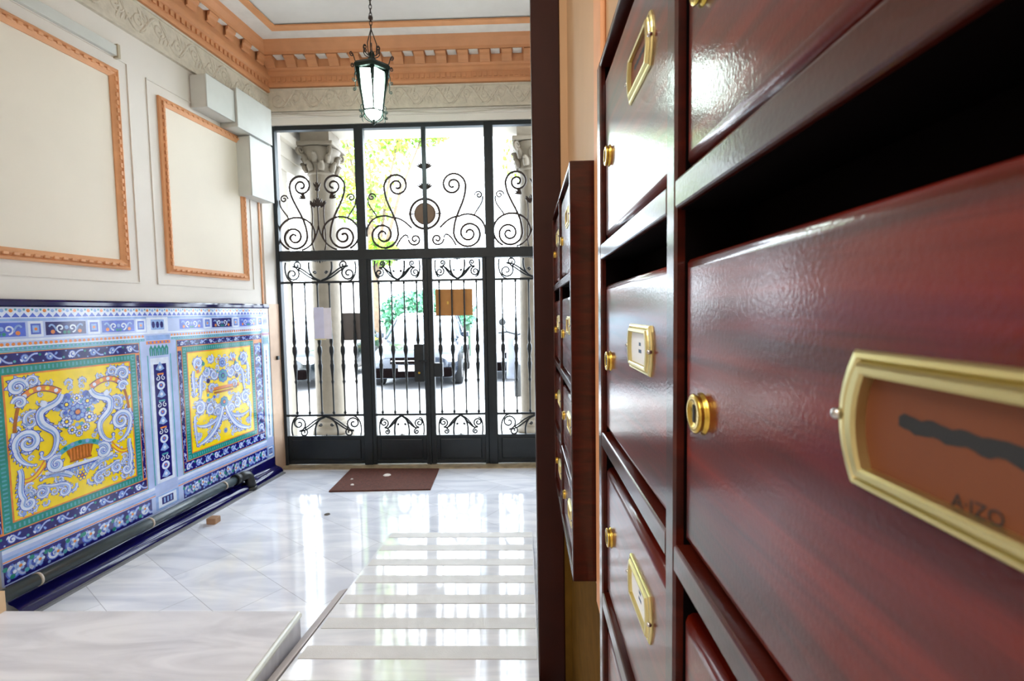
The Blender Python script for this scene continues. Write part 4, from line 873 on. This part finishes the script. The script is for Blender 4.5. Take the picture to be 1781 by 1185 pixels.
    b = MB(); b.box((-.26, -2.115, .37), (.26, -2.1, .48), mat('plate_white', '#e8e8e4', .5), tf=tf); b.box((-.26, 2.06, .45), (.26, 2.075, .56), MATS['plate_white'], tf=tf); b.build('number_plate', t)
    return t
car(-2.25, 11.1, 0.06, mat('dark_blue_paint', '#2b3340', .2, .3, coat=.8), 'dark car facing the gate, seen behind the left gate leaf')
car(-4.75, 11.0, -.05, mat('black_paint', '#1b2326', .2, .3, coat=.8), 'black car partly hidden behind the left porch column')
car(-.2, 12.0, .1, mat('silver_paint', '#b9bec6', .25, .5, coat=.8), 'silver car parked behind the right gate leaf')
# motorbike
t = thing('parked_scooter', (-.12, 8.6, -.06), 'parked motor scooter seen behind the right side panel', 'scooter')
RB = MATS['tyre']; MP = mat('scooter_paint', '#8a8f9a', .3, .4)
for y, nm in ((8.05, 'front'), (9.2, 'rear')):
    b = MB(); b.tube([(-.12, y+.24*cos(2*pi*i/24), .23+.24*sin(2*pi*i/24)) for i in range(25)], .055, RB, 8, closed=True); b.lathe([(.03, -.06), (.17, -.03), (.17, .03), (.03, .06)], STEEL, c=(-.12, y, .23), axis='x', n=16); b.build('wheel', t)
b = MB(); b.tube([(-.12, 8.05, .23), (-.12, 8.18, .6), (-.12, 8.3, .98)], [.03, .04, .03], MP, 8); b.build('fork', t)
b = MB(); b.tube([(-.45, 8.38, 1.03), (-.3, 8.32, 1.05), (-.12, 8.3, 1.0), (.06, 8.32, 1.05), (.21, 8.38, 1.03)], .017, RB, 8); b.tube([(-.3, 8.32, 1.05), (-.38, 8.28, 1.2)], .008, RB, 6); b.lathe([(.001, 0), (.06, 0), (.06, .012), (.001, .02)], RB, c=(-.38, 8.28, 1.22), axis='y', n=12); b.build('handlebar', t)
b = MB(); b.grid([[(-.12+w_*sx, y_, z_) for sx, z_ in ((-1, zb), (1, zb), (1, zt), (-1, zt))] for y_, w_, zb, zt in ((8.22, .17, .35, .95), (8.3, .2, .25, .9), (8.45, .18, .22, .32), (8.7, .17, .22, .35), (8.8, .16, .3, .68), (9.3, .15, .42, .72), (9.45, .08, .55, .68))], MP, closed=True, smooth=True, caps=True); b.build('body', t)
b = MB(); b.grid([[(-.12+w_*sx, y_, z_) for sx, z_ in ((-1, .69), (1, .69), (.7, zt), (-.7, zt))] for y_, w_, zt in ((8.72, .1, .74), (8.85, .15, .79), (9.3, .15, .82), (9.42, .09, .78))], RB, closed=True, smooth=True, caps=True); b.build('seat', t)
b = MB(); b.lathe([(.02, -.08), (.075, -.06), (.08, 0), (.04, .01)], MATS['headlight'], c=(-.12, 8.22, .86), axis='y', n=14); b.build('headlight', t)
# greenery
LF = [mat('leaf_light', '#9cc23a', .6, vary=.25, scale=3), mat('leaf_mid', '#6f9a34', .6, vary=.25, scale=3)]
LFH = mat('hedge_leaf', '#4f8a6a', .6, vary=.3, scale=5); BARK = mat('bark', '#6b5a48', .9, vary=.2, bump=.5, bscale=30)
def foliage(b, c, r, n, size, mts, shell=.45):
    for i in range(n):
        while True:
            v = Vector((random.uniform(-1, 1), random.uniform(-1, 1), random.uniform(-1, 1)))
            if shell < v.length < 1: break
        p = Vector((c[0]+v.x*r[0], c[1]+v.y*r[1], c[2]+v.z*r[2])); u = Vector((random.gauss(0, 1), random.gauss(0, 1), random.gauss(0, 1))).normalized(); w_ = u.orthogonal().normalized(); s_ = size*random.uniform(.6, 1.3)
        b.face([p-u*s_, p+w_*s_*.5, p+u*s_, p-w_*s_*.5], mts[i % len(mts)])
def tree(x, y, h, label, blobs, n=900, size=.11):
    t = thing('street_tree', (x, y, -.06), label, 'tree', 'street trees')
    b = MB(); b.tube([(x, y, -.06), (x+.04, y, h*.35), (x-.05, y, h*.7), (x, y, h)], [.17, .13, .1, .05], BARK, 10)
    for q in blobs: b.tube([(x, y, h*.45), ((x+q[0])/2, (y+q[1])/2, (h*.55+q[2])/2+.2), (q[0], q[1], q[2])], [.07, .05, .02], BARK, 6)
    b.build('trunk', t)
    b = MB()
    for q in blobs: foliage(b, q[:3], (q[3], q[3], q[3]*.75), n, size, LF, .2)
    b.build('crown', t)
random.seed(11)
tree(-4.6, 14.8, 4.8, 'tree with pale green leaves hanging behind the left transom', [(x_*1.18, 14.8, 1.4+(z_-1.4)*1.18, r_*1.15) for x_, z_, r_ in ((-3.9, 5.4, 1.1), (-3.1, 6.1, .8), (-2.4, 6.2, .7), (-4.1, 4.2, .8), (-3.7, 3.0, .5), (-4.6, 6.4, 1.0))], 520)
tree(.6, 15.5, 4.5, 'tree far to the right beyond the parked cars', [(.6, 15.5, 6.2, 1.3), (1.6, 15.5, 5.4, 1.0)], 500)
b = MB(); foliage(b, (-3.2, 16, 1.35), (1.7, .5, .85), 2600, .1, [LFH], .0); b.box((-4.6, 15.85, -.05), (-1.8, 16.15, 1.2), mat('hedge_core', '#2f4a38', .9)); tag(b.build('street_hedge'), 'blue-green hedge across the street behind the dark car', 'hedge')
b = MB(); b.box((-3.9, 14.6, .9), (-2.6, 14.66, 1.15), mat('yellow_board', '#d8c24a', .6)); b.box((-3.8, 14.6, -.06), (-3.74, 14.66, .9), STEEL); b.box((-2.76, 14.6, -.06), (-2.7, 14.66, .9), STEEL); tag(b.build('street_barrier'), 'pale yellow barrier board across the street in front of the hedge', 'barrier')
